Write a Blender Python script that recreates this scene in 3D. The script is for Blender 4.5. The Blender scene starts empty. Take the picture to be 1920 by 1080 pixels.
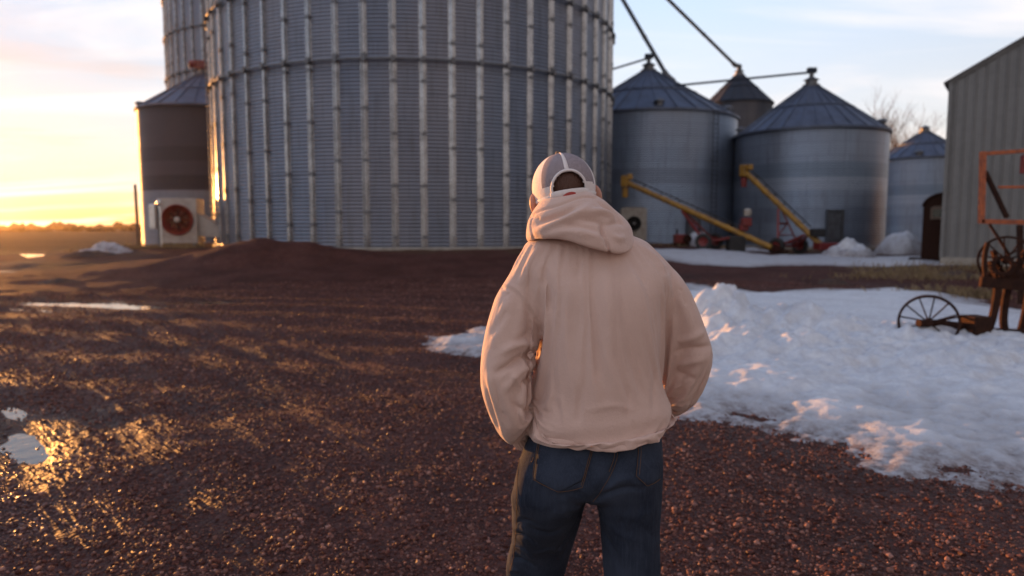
import bpy, bmesh, math, random
import numpy as np
from mathutils import Vector, Matrix
from mathutils.bvhtree import BVHTree
R = math.radians
SC = bpy.context.scene
COL = SC.collection
random.seed(7)
RNG = np.random.default_rng(11)

# ------------------------------------------------------------------ camera
CAM_H, PITCH, FPX = 1.6, R(5.1), 1280.0
cd = bpy.data.cameras.new('camera')
cd.sensor_width = 36.0
cd.lens = 24.0
cd.clip_start, cd.clip_end = 0.05, 9000
cd.dof.use_dof = True
cd.dof.focus_distance = 1.9
cd.dof.aperture_fstop = 2.4
cam = bpy.data.objects.new('camera', cd)
COL.objects.link(cam)
cam.location = (0, 0, CAM_H)
cam.rotation_euler = (R(90) - PITCH, 0, 0)
SC.camera = cam

# ------------------------------------------------------------------ sky, sun, exposure
SUN_AZ, SUN_EL = R(-45), R(2.2)          # azimuth clockwise from +Y
SUNV = Vector((math.sin(SUN_AZ) * math.cos(SUN_EL), math.cos(SUN_AZ) * math.cos(SUN_EL), math.sin(SUN_EL)))
w = bpy.data.worlds.new('World')
SC.world = w
w.use_nodes = True
wn, wl = w.node_tree.nodes, w.node_tree.links
wn.clear()
def WN(t, **k):
    n = wn.new(t)
    for a, b in k.items(): setattr(n, a, b)
    return n
def wmath(op, a, b=None, clamp=False):
    n = WN('ShaderNodeMath', operation=op, use_clamp=clamp)
    for i, v in enumerate((a, b)):
        if v is None: continue
        if isinstance(v, (int, float)): n.inputs[i].default_value = v
        else: wl.new(v, n.inputs[i])
    return n.outputs[0]
sky = WN('ShaderNodeTexSky', sky_type='NISHITA', sun_disc=False)
sky.sun_elevation, sky.sun_rotation = SUN_EL, SUN_AZ
sky.air_density, sky.dust_density, sky.ozone_density = 1.0, 1.6, 1.5
tc = WN('ShaderNodeTexCoord')
sep = WN('ShaderNodeSeparateXYZ'); wl.new(tc.outputs['Generated'], sep.inputs[0])
zc = wmath('MAXIMUM', sep.outputs[2], 0.0)
den = wmath('ADD', zc, 0.10)
cx_, cy_ = wmath('DIVIDE', sep.outputs[0], den), wmath('DIVIDE', sep.outputs[1], den)
comb = WN('ShaderNodeCombineXYZ'); wl.new(cx_, comb.inputs[0]); wl.new(cy_, comb.inputs[1])
mp = WN('ShaderNodeMapping'); mp.inputs['Rotation'].default_value = (0, 0, R(24)); mp.inputs['Scale'].default_value = (0.42, 1.25, 1)
mp.inputs['Location'].default_value = (1.7, 0.4, 0)
wl.new(comb.outputs[0], mp.inputs[0])
nz = WN('ShaderNodeTexNoise'); nz.inputs['Scale'].default_value = 1.0; nz.inputs['Detail'].default_value = 7; nz.inputs['Roughness'].default_value = 0.55; nz.inputs['Distortion'].default_value = 0.45
wl.new(mp.outputs[0], nz.inputs['Vector'])
rp = WN('ShaderNodeMapRange'); rp.interpolation_type = 'SMOOTHSTEP'
rp.inputs['From Min'].default_value = 0.44; rp.inputs['From Max'].default_value = 0.70
wl.new(nz.outputs[0], rp.inputs[0])
# closeness to the sun, for the warmth of the clouds and of the air near the horizon
dot = WN('ShaderNodeVectorMath', operation='DOT_PRODUCT'); wl.new(tc.outputs['Generated'], dot.inputs[0]); dot.inputs[1].default_value = SUNV
near = WN('ShaderNodeMapRange'); near.inputs['From Min'].default_value = 0.45; near.inputs['From Max'].default_value = 1.0
wl.new(dot.outputs['Value'], near.inputs[0])
near2 = wmath('POWER', near.outputs[0], 2.2)
def wramp(fac, stops):
    n = WN('ShaderNodeValToRGB'); wl.new(fac, n.inputs[0]); el = n.color_ramp.elements
    while len(el) < len(stops): el.new(0.5)
    for e, (p, c) in zip(el, stops): e.position = p; e.color = (*c, 1)
    return n.outputs[0]
def wmix(fac, a, b, mode='MIX'):
    n = WN('ShaderNodeMixRGB', blend_type=mode)
    for i, v in enumerate((fac, a, b)):
        if isinstance(v, (int, float)): n.inputs[i].default_value = v
        elif isinstance(v, tuple): n.inputs[i].default_value = (*v, 1)
        else: wl.new(v, n.inputs[i])
    return n.outputs[0]
away = wramp(zc, [(0.0, (1.1, 0.88, 0.66)), (0.05, (1.15, 1.02, 0.86)), (0.14, (1.0, 1.02, 1.06)), (0.30, (0.74, 0.92, 1.18)), (0.6, (0.24, 0.36, 0.62)), (1.0, (0.13, 0.20, 0.40))])
toward = wramp(zc, [(0.0, (1.0, 0.42, 0.07)), (0.014, (1.0, 0.58, 0.18)), (0.035, (1.0, 0.72, 0.38)), (0.065, (0.90, 0.76, 0.58)), (0.11, (0.78, 0.72, 0.68)), (0.19, (0.60, 0.65, 0.72)), (0.32, (0.45, 0.56, 0.76)), (1.0, (0.15, 0.22, 0.42))])
grad = wmix(near2, away, toward)
gain = wmath('MULTIPLY', wmath('ADD', 1.0, wmath('MULTIPLY', near2, 0.32)), 5.2)
gmul = WN('ShaderNodeVectorMath', operation='SCALE'); wl.new(grad, gmul.inputs[0]); wl.new(gain, gmul.inputs['Scale'])
# the half of the sky behind the camera is the dusk side, much dimmer
back = WN('ShaderNodeMapRange'); back.inputs['From Min'].default_value = -0.9; back.inputs['From Max'].default_value = 0.5; back.inputs['To Min'].default_value = 0.52
wl.new(dot.outputs['Value'], back.inputs[0])
dusk = WN('ShaderNodeMapRange'); dusk.inputs['From Min'].default_value = 0.1; dusk.inputs['From Max'].default_value = -0.7
wl.new(dot.outputs['Value'], dusk.inputs[0])
belt = wramp(zc, [(0.0, (0.78, 0.72, 0.72)), (0.10, (1.08, 0.82, 0.70)), (0.35, (0.98, 0.86, 0.80)), (0.7, (0.58, 0.62, 0.74)), (1.0, (0.13, 0.20, 0.40))])
beltg = WN('ShaderNodeVectorMath', operation='SCALE'); wl.new(belt, beltg.inputs[0]); beltg.inputs['Scale'].default_value = 5.2
dmix = wmix(dusk.outputs[0], gmul.outputs[0], beltg.outputs[0])
gm2 = WN('ShaderNodeVectorMath', operation='SCALE'); wl.new(dmix, gm2.inputs[0]); wl.new(back.outputs[0], gm2.inputs['Scale'])
base = wmix(0.97, sky.outputs[0], gm2.outputs[0])
ccol = wmix(near.outputs[0], (6.6, 6.0, 5.8), (7.4, 6.7, 6.2))
# thin mauve cloud bars low over the horizon
mp2 = WN('ShaderNodeMapping'); mp2.inputs['Scale'].default_value = (1.6, 1.6, 15.0); mp2.inputs['Location'].default_value = (0.3, 0.1, 0.4)
wl.new(tc.outputs['Generated'], mp2.inputs[0])
nz2 = WN('ShaderNodeTexNoise'); nz2.inputs['Scale'].default_value = 1.3; nz2.inputs['Detail'].default_value = 6; nz2.inputs['Roughness'].default_value = 0.55; nz2.inputs['Distortion'].default_value = 0.3
wl.new(mp2.outputs[0], nz2.inputs['Vector'])
rp2 = WN('ShaderNodeMapRange'); rp2.interpolation_type = 'SMOOTHSTEP'; rp2.inputs['From Min'].default_value = 0.50; rp2.inputs['From Max'].default_value = 0.66; wl.new(nz2.outputs[0], rp2.inputs[0])
low = wramp(zc, [(0.02, (0, 0, 0)), (0.06, (1, 1, 1)), (0.16, (.8, .8, .8)), (0.26, (0, 0, 0))])
bar_ = wmath('MULTIPLY', wmath('MULTIPLY', rp2.outputs[0], low), 0.75)
barc = wmix(near2, (6.2, 5.6, 5.4), (5.2, 3.6, 2.9))
base = wmix(bar_, base, barc)
cmix = wmix(wmath('MULTIPLY', rp.outputs[0], 0.8), base, ccol)
bg = WN('ShaderNodeBackground'); bg.inputs['Strength'].default_value = 0.088
wl.new(cmix, bg.inputs['Color'])
wo = WN('ShaderNodeOutputWorld'); wl.new(bg.outputs[0], wo.inputs['Surface'])

sd = bpy.data.lights.new('sun', 'SUN')
sd.energy, sd.angle, sd.color = 5.0, R(0.6), (1.0, 0.41, 0.10)
sun = bpy.data.objects.new('sun', sd); COL.objects.link(sun)
sun.rotation_euler = (-SUNV).to_track_quat('-Z', 'Y').to_euler()
sun.location = (-20, 20, 30)
SC.view_settings.view_transform = 'Standard'
SC.view_settings.look = 'None'
SC.view_settings.exposure = 1.08
SC.view_settings.gamma = 1
SC.cycles.use_denoising = True
SC.cycles.max_bounces = 8

# ------------------------------------------------------------------ pixel <-> place
CT, ST = math.cos(PITCH), math.sin(PITCH)
def ray(px, py):
    x, y = (px - 960) / FPX, (540 - py) / FPX
    return Vector((x, CT + y * ST, -ST + y * CT))
def at(px, py, Y):
    d = ray(px, py)
    return Vector((0, 0, CAM_H)) + d * (Y / d.y)
def ground_at(px, py, z=0.0):
    d = ray(px, py)
    return Vector((0, 0, CAM_H)) + d * ((z - CAM_H) / d.z)
def az(px): return math.atan((px - 960) / FPX)

# ------------------------------------------------------------------ noise
def _h(ix, iy, iz, s):
    n = (ix.astype(np.int64) * 374761393 + iy.astype(np.int64) * 668265263 + iz.astype(np.int64) * 2147483647 + s * 1274126177) & 0xFFFFFFFF
    n = ((n ^ (n >> 13)) * 1274126177) & 0xFFFFFFFF
    return ((n ^ (n >> 16)) & 0xFFFF) / 65535.0
def noise2(x, y, s=0):
    x0, y0 = np.floor(x), np.floor(y); fx, fy = x - x0, y - y0
    u, v = fx * fx * (3 - 2 * fx), fy * fy * (3 - 2 * fy); z = np.zeros_like(x0)
    a, b, c, d = _h(x0, y0, z, s), _h(x0 + 1, y0, z, s), _h(x0, y0 + 1, z, s), _h(x0 + 1, y0 + 1, z, s)
    return (a * (1 - u) + b * u) * (1 - v) + (c * (1 - u) + d * u) * v * 1.0 - 0.5
def fbm2(x, y, s=0, o=4):
    t, a = 0, 1.0
    for i in range(o):
        t = t + a * noise2(x * 2 ** i + 13.7 * i, y * 2 ** i - 7.1 * i, s + i); a *= 0.5
    return t
def noise3(p, s=0):
    i0 = np.floor(p); f = p - i0; w_ = f * f * (3 - 2 * f); r = 0
    for dx in (0, 1):
        for dy in (0, 1):
            for dz in (0, 1):
                wt = (w_[:, 0] if dx else 1 - w_[:, 0]) * (w_[:, 1] if dy else 1 - w_[:, 1]) * (w_[:, 2] if dz else 1 - w_[:, 2])
                r = r + wt * _h(i0[:, 0] + dx, i0[:, 1] + dy, i0[:, 2] + dz, s)
    return r - 0.5
def sstep(a, b, x):
    t = np.clip((x - a) / (b - a), 0, 1); return t * t * (3 - 2 * t)

# ------------------------------------------------------------------ mesh helpers
class MB:
    """collects shapes for ONE mesh object"""
    def __init__(s): s.v, s.f, s.m, s.uv = [], [], [], {}
    def add(s, vs, fs, mi=0):
        o = len(s.v); s.v += [tuple(v) for v in vs]; s.f += [tuple(i + o for i in f) for f in fs]; s.m += [mi] * len(fs)
    def box(s, c, size, rot=None, mi=0, taper=1.0):
        c = Vector(c); h = Vector(size) / 2; vs = []
        for z in (-1, 1):
            k = taper if z > 0 else 1
            for x, y in ((-1, -1), (1, -1), (1, 1), (-1, 1)):
                p = Vector((x * h.x * k, y * h.y * k, z * h.z))
                if rot is not None: p = rot @ p
                vs.append(c + p)
        s.add(vs, [(3, 2, 1, 0), (4, 5, 6, 7), (0, 1, 5, 4), (1, 2, 6, 5), (2, 3, 7, 6), (3, 0, 4, 7)], mi)
    def tube(s, pts, r, n=10, mi=0, cap=True, closed=False):
        pts = [Vector(p) for p in pts]; m = len(pts)
        rs = r if isinstance(r, (list, tuple)) else [r] * m
        up = None; vs = []
        for i, p in enumerate(pts):
            if closed: d = pts[(i + 1) % m] - pts[i - 1]
            else: d = pts[min(i + 1, m - 1)] - pts[max(i - 1, 0)]
            d.normalize()
            if up is None: up = Vector((0, 0, 1)) if abs(d.z) < 0.9 else Vector((1, 0, 0))
            a = d.cross(up); a.normalize(); b = a.cross(d); up = b
            for k in range(n):
                t = 2 * math.pi * (k + 0.5) / n
                vs.append(p + (a * math.cos(t) + b * math.sin(t)) * rs[i])
        fs = []
        for i in range(m if closed else m - 1):
            j = (i + 1) % m
            for k in range(n):
                l = (k + 1) % n
                fs.append((i * n + k, i * n + l, j * n + l, j * n + k))
        if cap and not closed: fs += [tuple(range(n - 1, -1, -1)), tuple((m - 1) * n + k for k in range(n))]
        s.add(vs, fs, mi)
    def bar(s, p, q, wdt, h=None, mi=0):
        p, q = Vector(p), Vector(q); d = q - p; L = d.length
        rot = d.to_track_quat('X', 'Z').to_matrix()
        s.box((p + q) / 2, (L, wdt, h or wdt), rot, mi)
    def lathe(s, prof, n=48, c=(0, 0, 0), mi=0, cap0=False, cap1=False, axis=None):
        c = Vector(c); vs = []; m = len(prof)
        for (r, z) in prof:
            for k in range(n):
                t = 2 * math.pi * k / n
                p = Vector((r * math.cos(t), r * math.sin(t), z))
                if axis is not None: p = axis @ p
                vs.append(c + p)
        fs = [(i * n + k, i * n + (k + 1) % n, (i + 1) * n + (k + 1) % n, (i + 1) * n + k) for i in range(m - 1) for k in range(n)]
        if cap0: fs.append(tuple(range(n - 1, -1, -1)))
        if cap1: fs.append(tuple((m - 1) * n + k for k in range(n)))
        s.add(vs, fs, mi)
    def prism(s, poly, d0, d1, mi=0):
        """poly: 3-D outline; extruded from +d0 to +d1 vectors"""
        n = len(poly); a = [Vector(p) + Vector(d0) for p in poly]; b = [Vector(p) + Vector(d1) for p in poly]
        s.add(a + b, [tuple(range(n - 1, -1, -1)), tuple(range(n, 2 * n))] + [(k, (k + 1) % n, n + (k + 1) % n, n + k) for k in range(n)], mi)
    def build(s, name, mats, parent=None, smooth=False, bevel=0, loc=None):
        me = bpy.data.meshes.new(name); me.from_pydata(s.v, [], s.f)
        if not isinstance(mats, (list, tuple)): mats = [mats]
        for m in mats: me.materials.append(m)
        if len(mats) > 1: me.polygons.foreach_set('material_index', s.m)
        bm = bmesh.new(); bm.from_mesh(me); bmesh.ops.recalc_face_normals(bm, faces=bm.faces)
        if smooth:
            for f in bm.faces: f.smooth = True
            for e in bm.edges:
                if len(e.link_faces) == 2 and e.calc_face_angle(0) > 0.6: e.smooth = False
        bm.to_mesh(me); bm.free(); me.update()
        o = bpy.data.objects.new(name, me); COL.objects.link(o)
        if parent is not None: o.parent = parent
        if loc is not None: o.location = loc
        if bevel:
            b = o.modifiers.new('bevel', 'BEVEL'); b.width = bevel; b.segments = 2; b.limit_method = 'ANGLE'
        return o
def mesh_np(name, V, F, mats, parent=None, smooth=True):
    me = bpy.data.meshes.new(name); F = np.asarray(F); k = F.shape[1]
    me.vertices.add(len(V)); me.vertices.foreach_set('co', np.asarray(V, np.float32).ravel())
    me.loops.add(F.size); me.loops.foreach_set('vertex_index', F.ravel().astype(np.int32))
    me.polygons.add(len(F)); me.polygons.foreach_set('loop_start', (np.arange(len(F)) * k).astype(np.int32))
    me.polygons.foreach_set('loop_total', np.full(len(F), k, np.int32))
    me.polygons.foreach_set('use_smooth', np.full(len(F), smooth))
    me.update(calc_edges=True); me.validate()
    for m in (mats if isinstance(mats, (list, tuple)) else [mats]): me.materials.append(m)
    o = bpy.data.objects.new(name, me); COL.objects.link(o)
    if parent is not None: o.parent = parent
    return o
def attr(o, name, vals):
    a = o.data.attributes.new(name, 'FLOAT', 'POINT'); a.data.foreach_set('value', np.asarray(vals, np.float32))
def tag(o, label=None, cat=None, group=None, kind=None):
    for k, v in (('label', label), ('category', cat), ('group', group), ('kind', kind)):
        if v: o[k] = v
    return o
def thing(name, label, cat, loc=(0, 0, 0), rz=0, group=None):
    o = bpy.data.objects.new(name, None); COL.objects.link(o)
    o.location = loc; o.rotation_euler = (0, 0, rz); o.empty_display_size = 0.3
    return tag(o, label, cat, group)
def copy_tree(o, parent=None):
    c = o.copy(); COL.objects.link(c); c.parent = parent
    for ch in list(o.children): copy_tree(ch, c)
    return c

# ------------------------------------------------------------------ material helper
class Mat:
    def __init__(s, name, base=(0.5, 0.5, 0.5), rough=0.6, metal=0.0, spec=0.5):
        m = bpy.data.materials.new(name); m.use_nodes = True; s.m = m
        s.n, s.l = m.node_tree.nodes, m.node_tree.links
        s.b = s.n['Principled BSDF']
        s.b.inputs['Base Color'].default_value = (*base, 1)
        s.b.inputs['Roughness'].default_value = rough
        s.b.inputs['Metallic'].default_value = metal
        s.b.inputs['Specular IOR Level'].default_value = spec
        s.h = None
    def N(s, t, inp=None, **k):
        n = s.n.new(t)
        for a, b in k.items(): setattr(n, a, b)
        for a, b in (inp or {}).items(): s.set(n.inputs[a], b)
        return n
    def set(s, sock, v):
        if hasattr(v, 'is_linked') or isinstance(v, bpy.types.NodeSocket): s.l.new(v, sock)
        elif isinstance(v, tuple) and len(v) == 3 and sock.type == 'RGBA': sock.default_value = (*v, 1)
        else: sock.default_value = v
    def coord(s, kind='Object', scale=(1, 1, 1), loc=(0, 0, 0), rot=(0, 0, 0)):
        t = s.N('ShaderNodeTexCoord')
        mpn = s.N('ShaderNodeMapping', {'Vector': t.outputs[kind], 'Scale': scale, 'Location': loc, 'Rotation': rot})
        return mpn.outputs[0]
    def noise(s, vec, scale=5, detail=4, rough=0.5, dist=0, out=0):
        return s.N('ShaderNodeTexNoise', {'Vector': vec, 'Scale': scale, 'Detail': detail, 'Roughness': rough, 'Distortion': dist}).outputs[out]
    def ramp(s, fac, a, b, ca=0.0, cb=1.0):
        n = s.N('ShaderNodeMapRange', {0: fac, 1: a, 2: b, 3: ca, 4: cb}); return n.outputs[0]
    def mix(s, fac, a, b, mode='MIX'):
        n = s.N('ShaderNodeMixRGB', blend_type=mode)
        s.set(n.inputs[0], fac); s.set(n.inputs[1], a); s.set(n.inputs[2], b); return n.outputs[0]
    def math(s, op, a, b=0.0):
        n = s.N('ShaderNodeMath', operation=op); s.set(n.inputs[0], a); s.set(n.inputs[1], b); return n.outputs[0]
    def bump(s, height, strength=1.0, dist=0.01):
        d = {'Height': height, 'Strength': strength, 'Distance': dist}
        if s.h is not None: d['Normal'] = s.h
        s.h = s.N('ShaderNodeBump', d).outputs[0]; s.l.new(s.h, s.b.inputs['Normal'])
    def col(s, v): s.set(s.b.inputs['Base Color'], v)
    def rgh(s, v): s.set(s.b.inputs['Roughness'], v)
    def attr(s, name): return s.N('ShaderNodeAttribute', attribute_name=name).outputs['Fac']

def worn(name, base, dark, rough=0.6, metal=0.0, scale=6, amount=0.6, bump=0.002):
    m = Mat(name, base, rough, metal); c = m.coord('Object')
    n1 = m.noise(c, scale, 6, 0.6); n2 = m.noise(c, scale * 7, 3)
    m.col(m.mix(m.math('MULTIPLY', m.ramp(n1, 0.42, 0.62), amount), base, dark))
    m.rgh(m.ramp(n2, 0.3, 0.7, rough - 0.12, rough + 0.12))
    if bump: m.bump(n2, 0.6, bump)
    return m.m

def galvanised(name, base=(0.36, 0.39, 0.44), rough=0.42, corr=0.1016, bands=(), metal=0.75, vary=0.22, sheet=(2.4, 0.81), warm=0.0):
    """corrugated, sheeted, weathered zinc. UV in metres: u round the bin, v up"""
    m = Mat(name, base, rough, metal)
    uvn = m.N('ShaderNodeUVMap', uv_map='wrap').outputs[0]
    sp = m.N('ShaderNodeSeparateXYZ', {0: uvn}); u, v = sp.outputs[0], sp.outputs[1]
    br = m.N('ShaderNodeTexBrick', {'Vector': uvn, 'Scale': 1.0, 'Mortar Size': 0.012, 'Brick Width': sheet[0], 'Row Height': sheet[1], 'Color1': (0, 0, 0), 'Color2': (1, 1, 1), 'Mortar': (0.0, 0, 0)}, offset=0.5)
    tint = m.N('ShaderNodeSeparateColor', {0: br.outputs[0]}).outputs[0]
    st = m.N('ShaderNodeMapping', {'Vector': uvn, 'Scale': (2.2, 0.16, 1)}).outputs[0]
    streak = m.noise(st, 1.6, 5, 0.65)
    st2 = m.N('ShaderNodeMapping', {'Vector': uvn, 'Scale': (0.22, 0.09, 1)}).outputs[0]
    big = m.noise(st2, 1.0, 3)
    spang = m.noise(uvn, 9, 4, 0.7)
    d = (base[0] * 0.55, base[1] * 0.52, base[2] * 0.50)
    c = m.mix(m.math('MULTIPLY', m.ramp(tint, 0, 1), vary), base, (base[0] * 1.35, base[1] * 1.33, base[2] * 1.3))
    c = m.mix(m.ramp(streak, 0.52, 0.72, 0, 0.65), c, d)
    c = m.mix(m.ramp(big, 0.4, 0.7, 0, 0.35), c, (0.34, 0.29, 0.27))
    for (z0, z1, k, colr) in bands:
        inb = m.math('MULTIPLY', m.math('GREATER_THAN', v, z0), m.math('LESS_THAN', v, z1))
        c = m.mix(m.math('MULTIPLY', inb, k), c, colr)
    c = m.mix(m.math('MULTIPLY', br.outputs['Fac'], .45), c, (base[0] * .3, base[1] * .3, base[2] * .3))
    rust = m.noise(m.N('ShaderNodeMapping', {'Vector': uvn, 'Scale': (1.6, 0.35, 1)}).outputs[0], 2.2, 6, .7)
    c = m.mix(m.math('MULTIPLY', m.ramp(rust, 0.60, 0.74), m.ramp(v, 9.0, 0.0, 0.10, 0.6)), c, (0.15, 0.10, 0.075))
    m.col(c)
    m.rgh(m.math('ADD', m.ramp(spang, 0.3, 0.7, rough - 0.07, rough + 0.1), m.math('MULTIPLY', tint, 0.06)))
    if corr:
        wv = m.math('SINE', m.math('MULTIPLY', v, 2 * math.pi / corr))
        m.bump(wv, 1.0, 0.012)
    m.bump(m.noise(uvn, 1.3, 3), 0.5, 0.02)
    return m.m
def flat(name, base, rough=0.6, metal=0.0): return Mat(name, base, rough, metal).m
# ================================================================== layout numbers
def bin_place(lpx, rpx, D):
    a0, a1 = az(lpx), az(rpx); a = (a0 + a1) / 2
    return Vector((D * math.sin(a), D * math.cos(a), 0)), D * math.sin((a1 - a0) / 2)
BIG_C, BIG_R = bin_place(408, 1141, 41.7)

def poly_sd(x, y, poly):
    """signed distance, + inside"""
    P = np.array(poly, float)[:, :2]; d = np.full(x.shape, 1e9); ins = np.zeros(x.shape, bool)
    for i in range(len(P)):
        a, b = P[i - 1], P[i]; e = b - a; L = max((e ** 2).sum(), 1e-9)
        t = np.clip(((x - a[0]) * e[0] + (y - a[1]) * e[1]) / L, 0, 1)
        d = np.minimum(d, np.hypot(x - a[0] - t * e[0], y - a[1] - t * e[1]))
        c = ((a[1] > y) != (b[1] > y)) & (x < (b[0] - a[0]) * (y - a[1]) / (b[1] - a[1] + 1e-12) + a[0])
        ins ^= c
    return np.where(ins, d, -d)
def gpoly(pts, z=0.0): return [tuple(ground_at(px, py, z))[:2] for px, py in pts]

PUDDLES = [
    gpoly([(-160, 742), (20, 755), (78, 768), (125, 766), (195, 788), (160, 815), (125, 850), (66, 850), (28, 822), (-60, 830), (-160, 820)]),
    gpoly([(-120, 826), (10, 832), (22, 846), (-10, 862), (-120, 870)]),
    gpoly([(22, 562), (120, 559), (275, 565), (410, 561), (420, 567), (275, 578), (110, 581), (40, 577)]),
    gpoly([(-200, 494), (78, 499), (44, 511), (-200, 517)], 0.02),
    gpoly([(40, 484), (132, 486), (60, 494)], 0.03),
    gpoly([(395, 735), (470, 742), (500, 760), (440, 762)]),
]
SNOW_MAIN = gpoly([(1100, 740), (1200, 782), (1265, 800), (1330, 812), (1400, 826), (1500, 852), (1580, 886), (1650, 902), (1760, 922), (1920, 938), (2200, 965), (2600, 960),
                   (2500, 640), (2100, 600), (1920, 578), (1840, 560), (1760, 546), (1640, 540), (1540, 543), (1420, 549), (1345, 543), (1300, 528), (1262, 524), (1200, 590), (1130, 660)])
SNOW_PATCH = gpoly([(798, 655), (815, 632), (870, 620), (960, 604), (1060, 606), (1060, 668), (960, 674), (890, 674), (835, 668)])
SNOW_STRIP = gpoly([(1200, 484), (1330, 481), (1440, 486), (1560, 480), (1735, 484), (1900, 486), (1900, 497), (1740, 498), (1500, 501), (1400, 505), (1270, 500), (1200, 494)], 0.16)

def gh(x, y, detail=True):
    """height of the ground"""
    x = np.asarray(x, float); y = np.asarray(y, float)
    r = np.hypot(x, y)
    h = 0.20 * sstep(12, 26, y) * sstep(-4, 6, x) * (1 - sstep(90, 140, r))
    h = h + 0.04 * sstep(20, 40, y) * sstep(4, -6, x)
    dB = np.hypot(x - BIG_C.x, y - BIG_C.y)
    h = np.maximum(h, h + (0.6 - h) * sstep(24.5, 13.0, dB + 1.2 * fbm2(x * .25, y * .25, 5, 2)))
    # gravel heap at the foot of the pad
    m = 0.60 * np.exp(-(((x + 9.4) / 1.9) ** 2 + ((y - 24.2) / 2.0) ** 2)) + 0.40 * np.exp(-(((x + 6.8) / 2.3) ** 2 + ((y - 24.6) / 1.9) ** 2)) + 0.12 * np.exp(-(((x + 12.3) / 1.8) ** 2 + ((y - 23.5) / 1.9) ** 2))
    h = h + m * (1 + 0.3 * fbm2(x * 1.1, y * 1.1, 9, 3))
    if detail:
        nearf = 1 - sstep(25, 60, r)
        h = h + nearf * (0.05 * fbm2(x * .35, y * .35, 1, 3) + 0.018 * fbm2(x * 1.3, y * 1.3, 2, 3))
        # wheel ruts running from far left to near right
        dx, dy = 0.647, -0.762
        pr = x * -dy + y * dx; al = x * dx + y * dy
        rut = np.sin(pr * 2 * math.pi / 0.62 + 2.2 * fbm2(al * .18, pr * .3, 21, 2)) * (0.45 + fbm2(pr * .9, al * .12, 23, 2))
        zone = sstep(3.6, 1.2, np.abs(pr - 2.0 + 0.4 * np.sin(al * .4))) * sstep(2.0, 3.4, r) * (1 - sstep(10, 16, r))
        h = h + 0.055 * rut * zone
        pr2 = x * 0.25 + y * 0.97
        h = h + 0.02 * np.sin(pr2 * 2 * math.pi / 1.3 + 2 * fbm2(x * .2, y * .3, 29, 2)) * sstep(5, 9, r) * (1 - sstep(16, 24, r))
        fine = 1 - sstep(6, 16, r)
        h = h + fine * 0.012 * fbm2(x * 6, y * 6, 31, 2)
        h = h + (1 - sstep(40, 80, r)) * sstep(14, 20, r) * 0.05 * fbm2(x * 1.2, y * 1.2, 33, 3)
    for i, P in enumerate(PUDDLES):
        if i < 6:
            sd = poly_sd(x, y, P)
            h = h - 0.035 * sstep(-0.75, 0.2, sd + 0.15 * fbm2(x * 2.2, y * 3.2, 40 + i, 3))
    return h
def gz(x, y): return float(gh(np.array([x]), np.array([y]))[0])

# ------------------------------------------------------------------ ground sheet (radial grid, finest near the yard)
def make_ground():
    nr = 560
    rr = np.concatenate([[0.0], 0.6 * (1500 / 0.6) ** (np.arange(nr) / (nr - 1))])
    a = np.concatenate([np.linspace(R(-52), R(52), 620), np.linspace(R(52), R(308), 130)[1:-1]])
    na = len(a)
    A, RRr = np.meshgrid(a, rr[1:])
    X, Y = RRr * np.sin(A), RRr * np.cos(A)
    Z = gh(X.ravel(), Y.ravel())
    V = np.concatenate([[[0, 0, gz(0, 0)]], np.stack([X.ravel(), Y.ravel(), Z], 1)])
    i = np.arange(nr - 1)[:, None]; k = np.arange(na)[None, :]; k2 = (k + 1) % na
    F = np.stack([1 + i * na + k, 1 + i * na + k2, 1 + (i + 1) * na + k2, 1 + (i + 1) * na + k], -1).reshape(-1, 4)
    F = F[:, ::-1]
    # centre fan as degenerate-free small quads
    V = list(V)
    o = mesh_np('ground', V, F, M_ground, None, True)
    x, y = np.array(V)[:, 0], np.array(V)[:, 1]; r = np.hypot(x, y)
    dB = np.hypot(x - BIG_C.x, y - BIG_C.y)
    field = sstep(52, 66, r + 6 * fbm2(x * .05, y * .05, 3, 3))
    grass = np.clip(sstep(0.0, 0.35, fbm2(x * .22, y * .3, 51, 4) + 0.25) * sstep(19, 26, y) * (sstep(-12, -20, x)), 0, 1)
    grass = np.maximum(grass, 0.8 * sstep(.0, .4, fbm2(x * .5, y * .9, 57, 3) + .1) * sstep(21, 25, y) * sstep(9, 13, x))
    grass = np.maximum(grass, 0.7 * sstep(31, 28, y + .0 * x) * sstep(26.5, 28, y) * sstep(-8, -2, x) * sstep(12, 4, x) * sstep(-.2, .3, fbm2(x * .8, y * .8, 58, 3)))
    wet = np.zeros(len(x))
    for P in PUDDLES[:6]: wet = np.maximum(wet, sstep(-0.7, 0.1, poly_sd(x, y, P)))
    wet = np.maximum(wet, 0.8 * sstep(-0.9, 0.2, poly_sd(x, y, SNOW_MAIN) + .3 * fbm2(x * 2, y * 2, 60, 2)))
    attr(o, 'field', field); attr(o, 'grass', grass); attr(o, 'wet', wet); attr(o, 'gloss', 0.10 * (1 - sstep(7, 20, r)) + .02)
    return tag(o, 'reddish crushed stone yard running out to dark fields', kind='structure')

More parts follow.
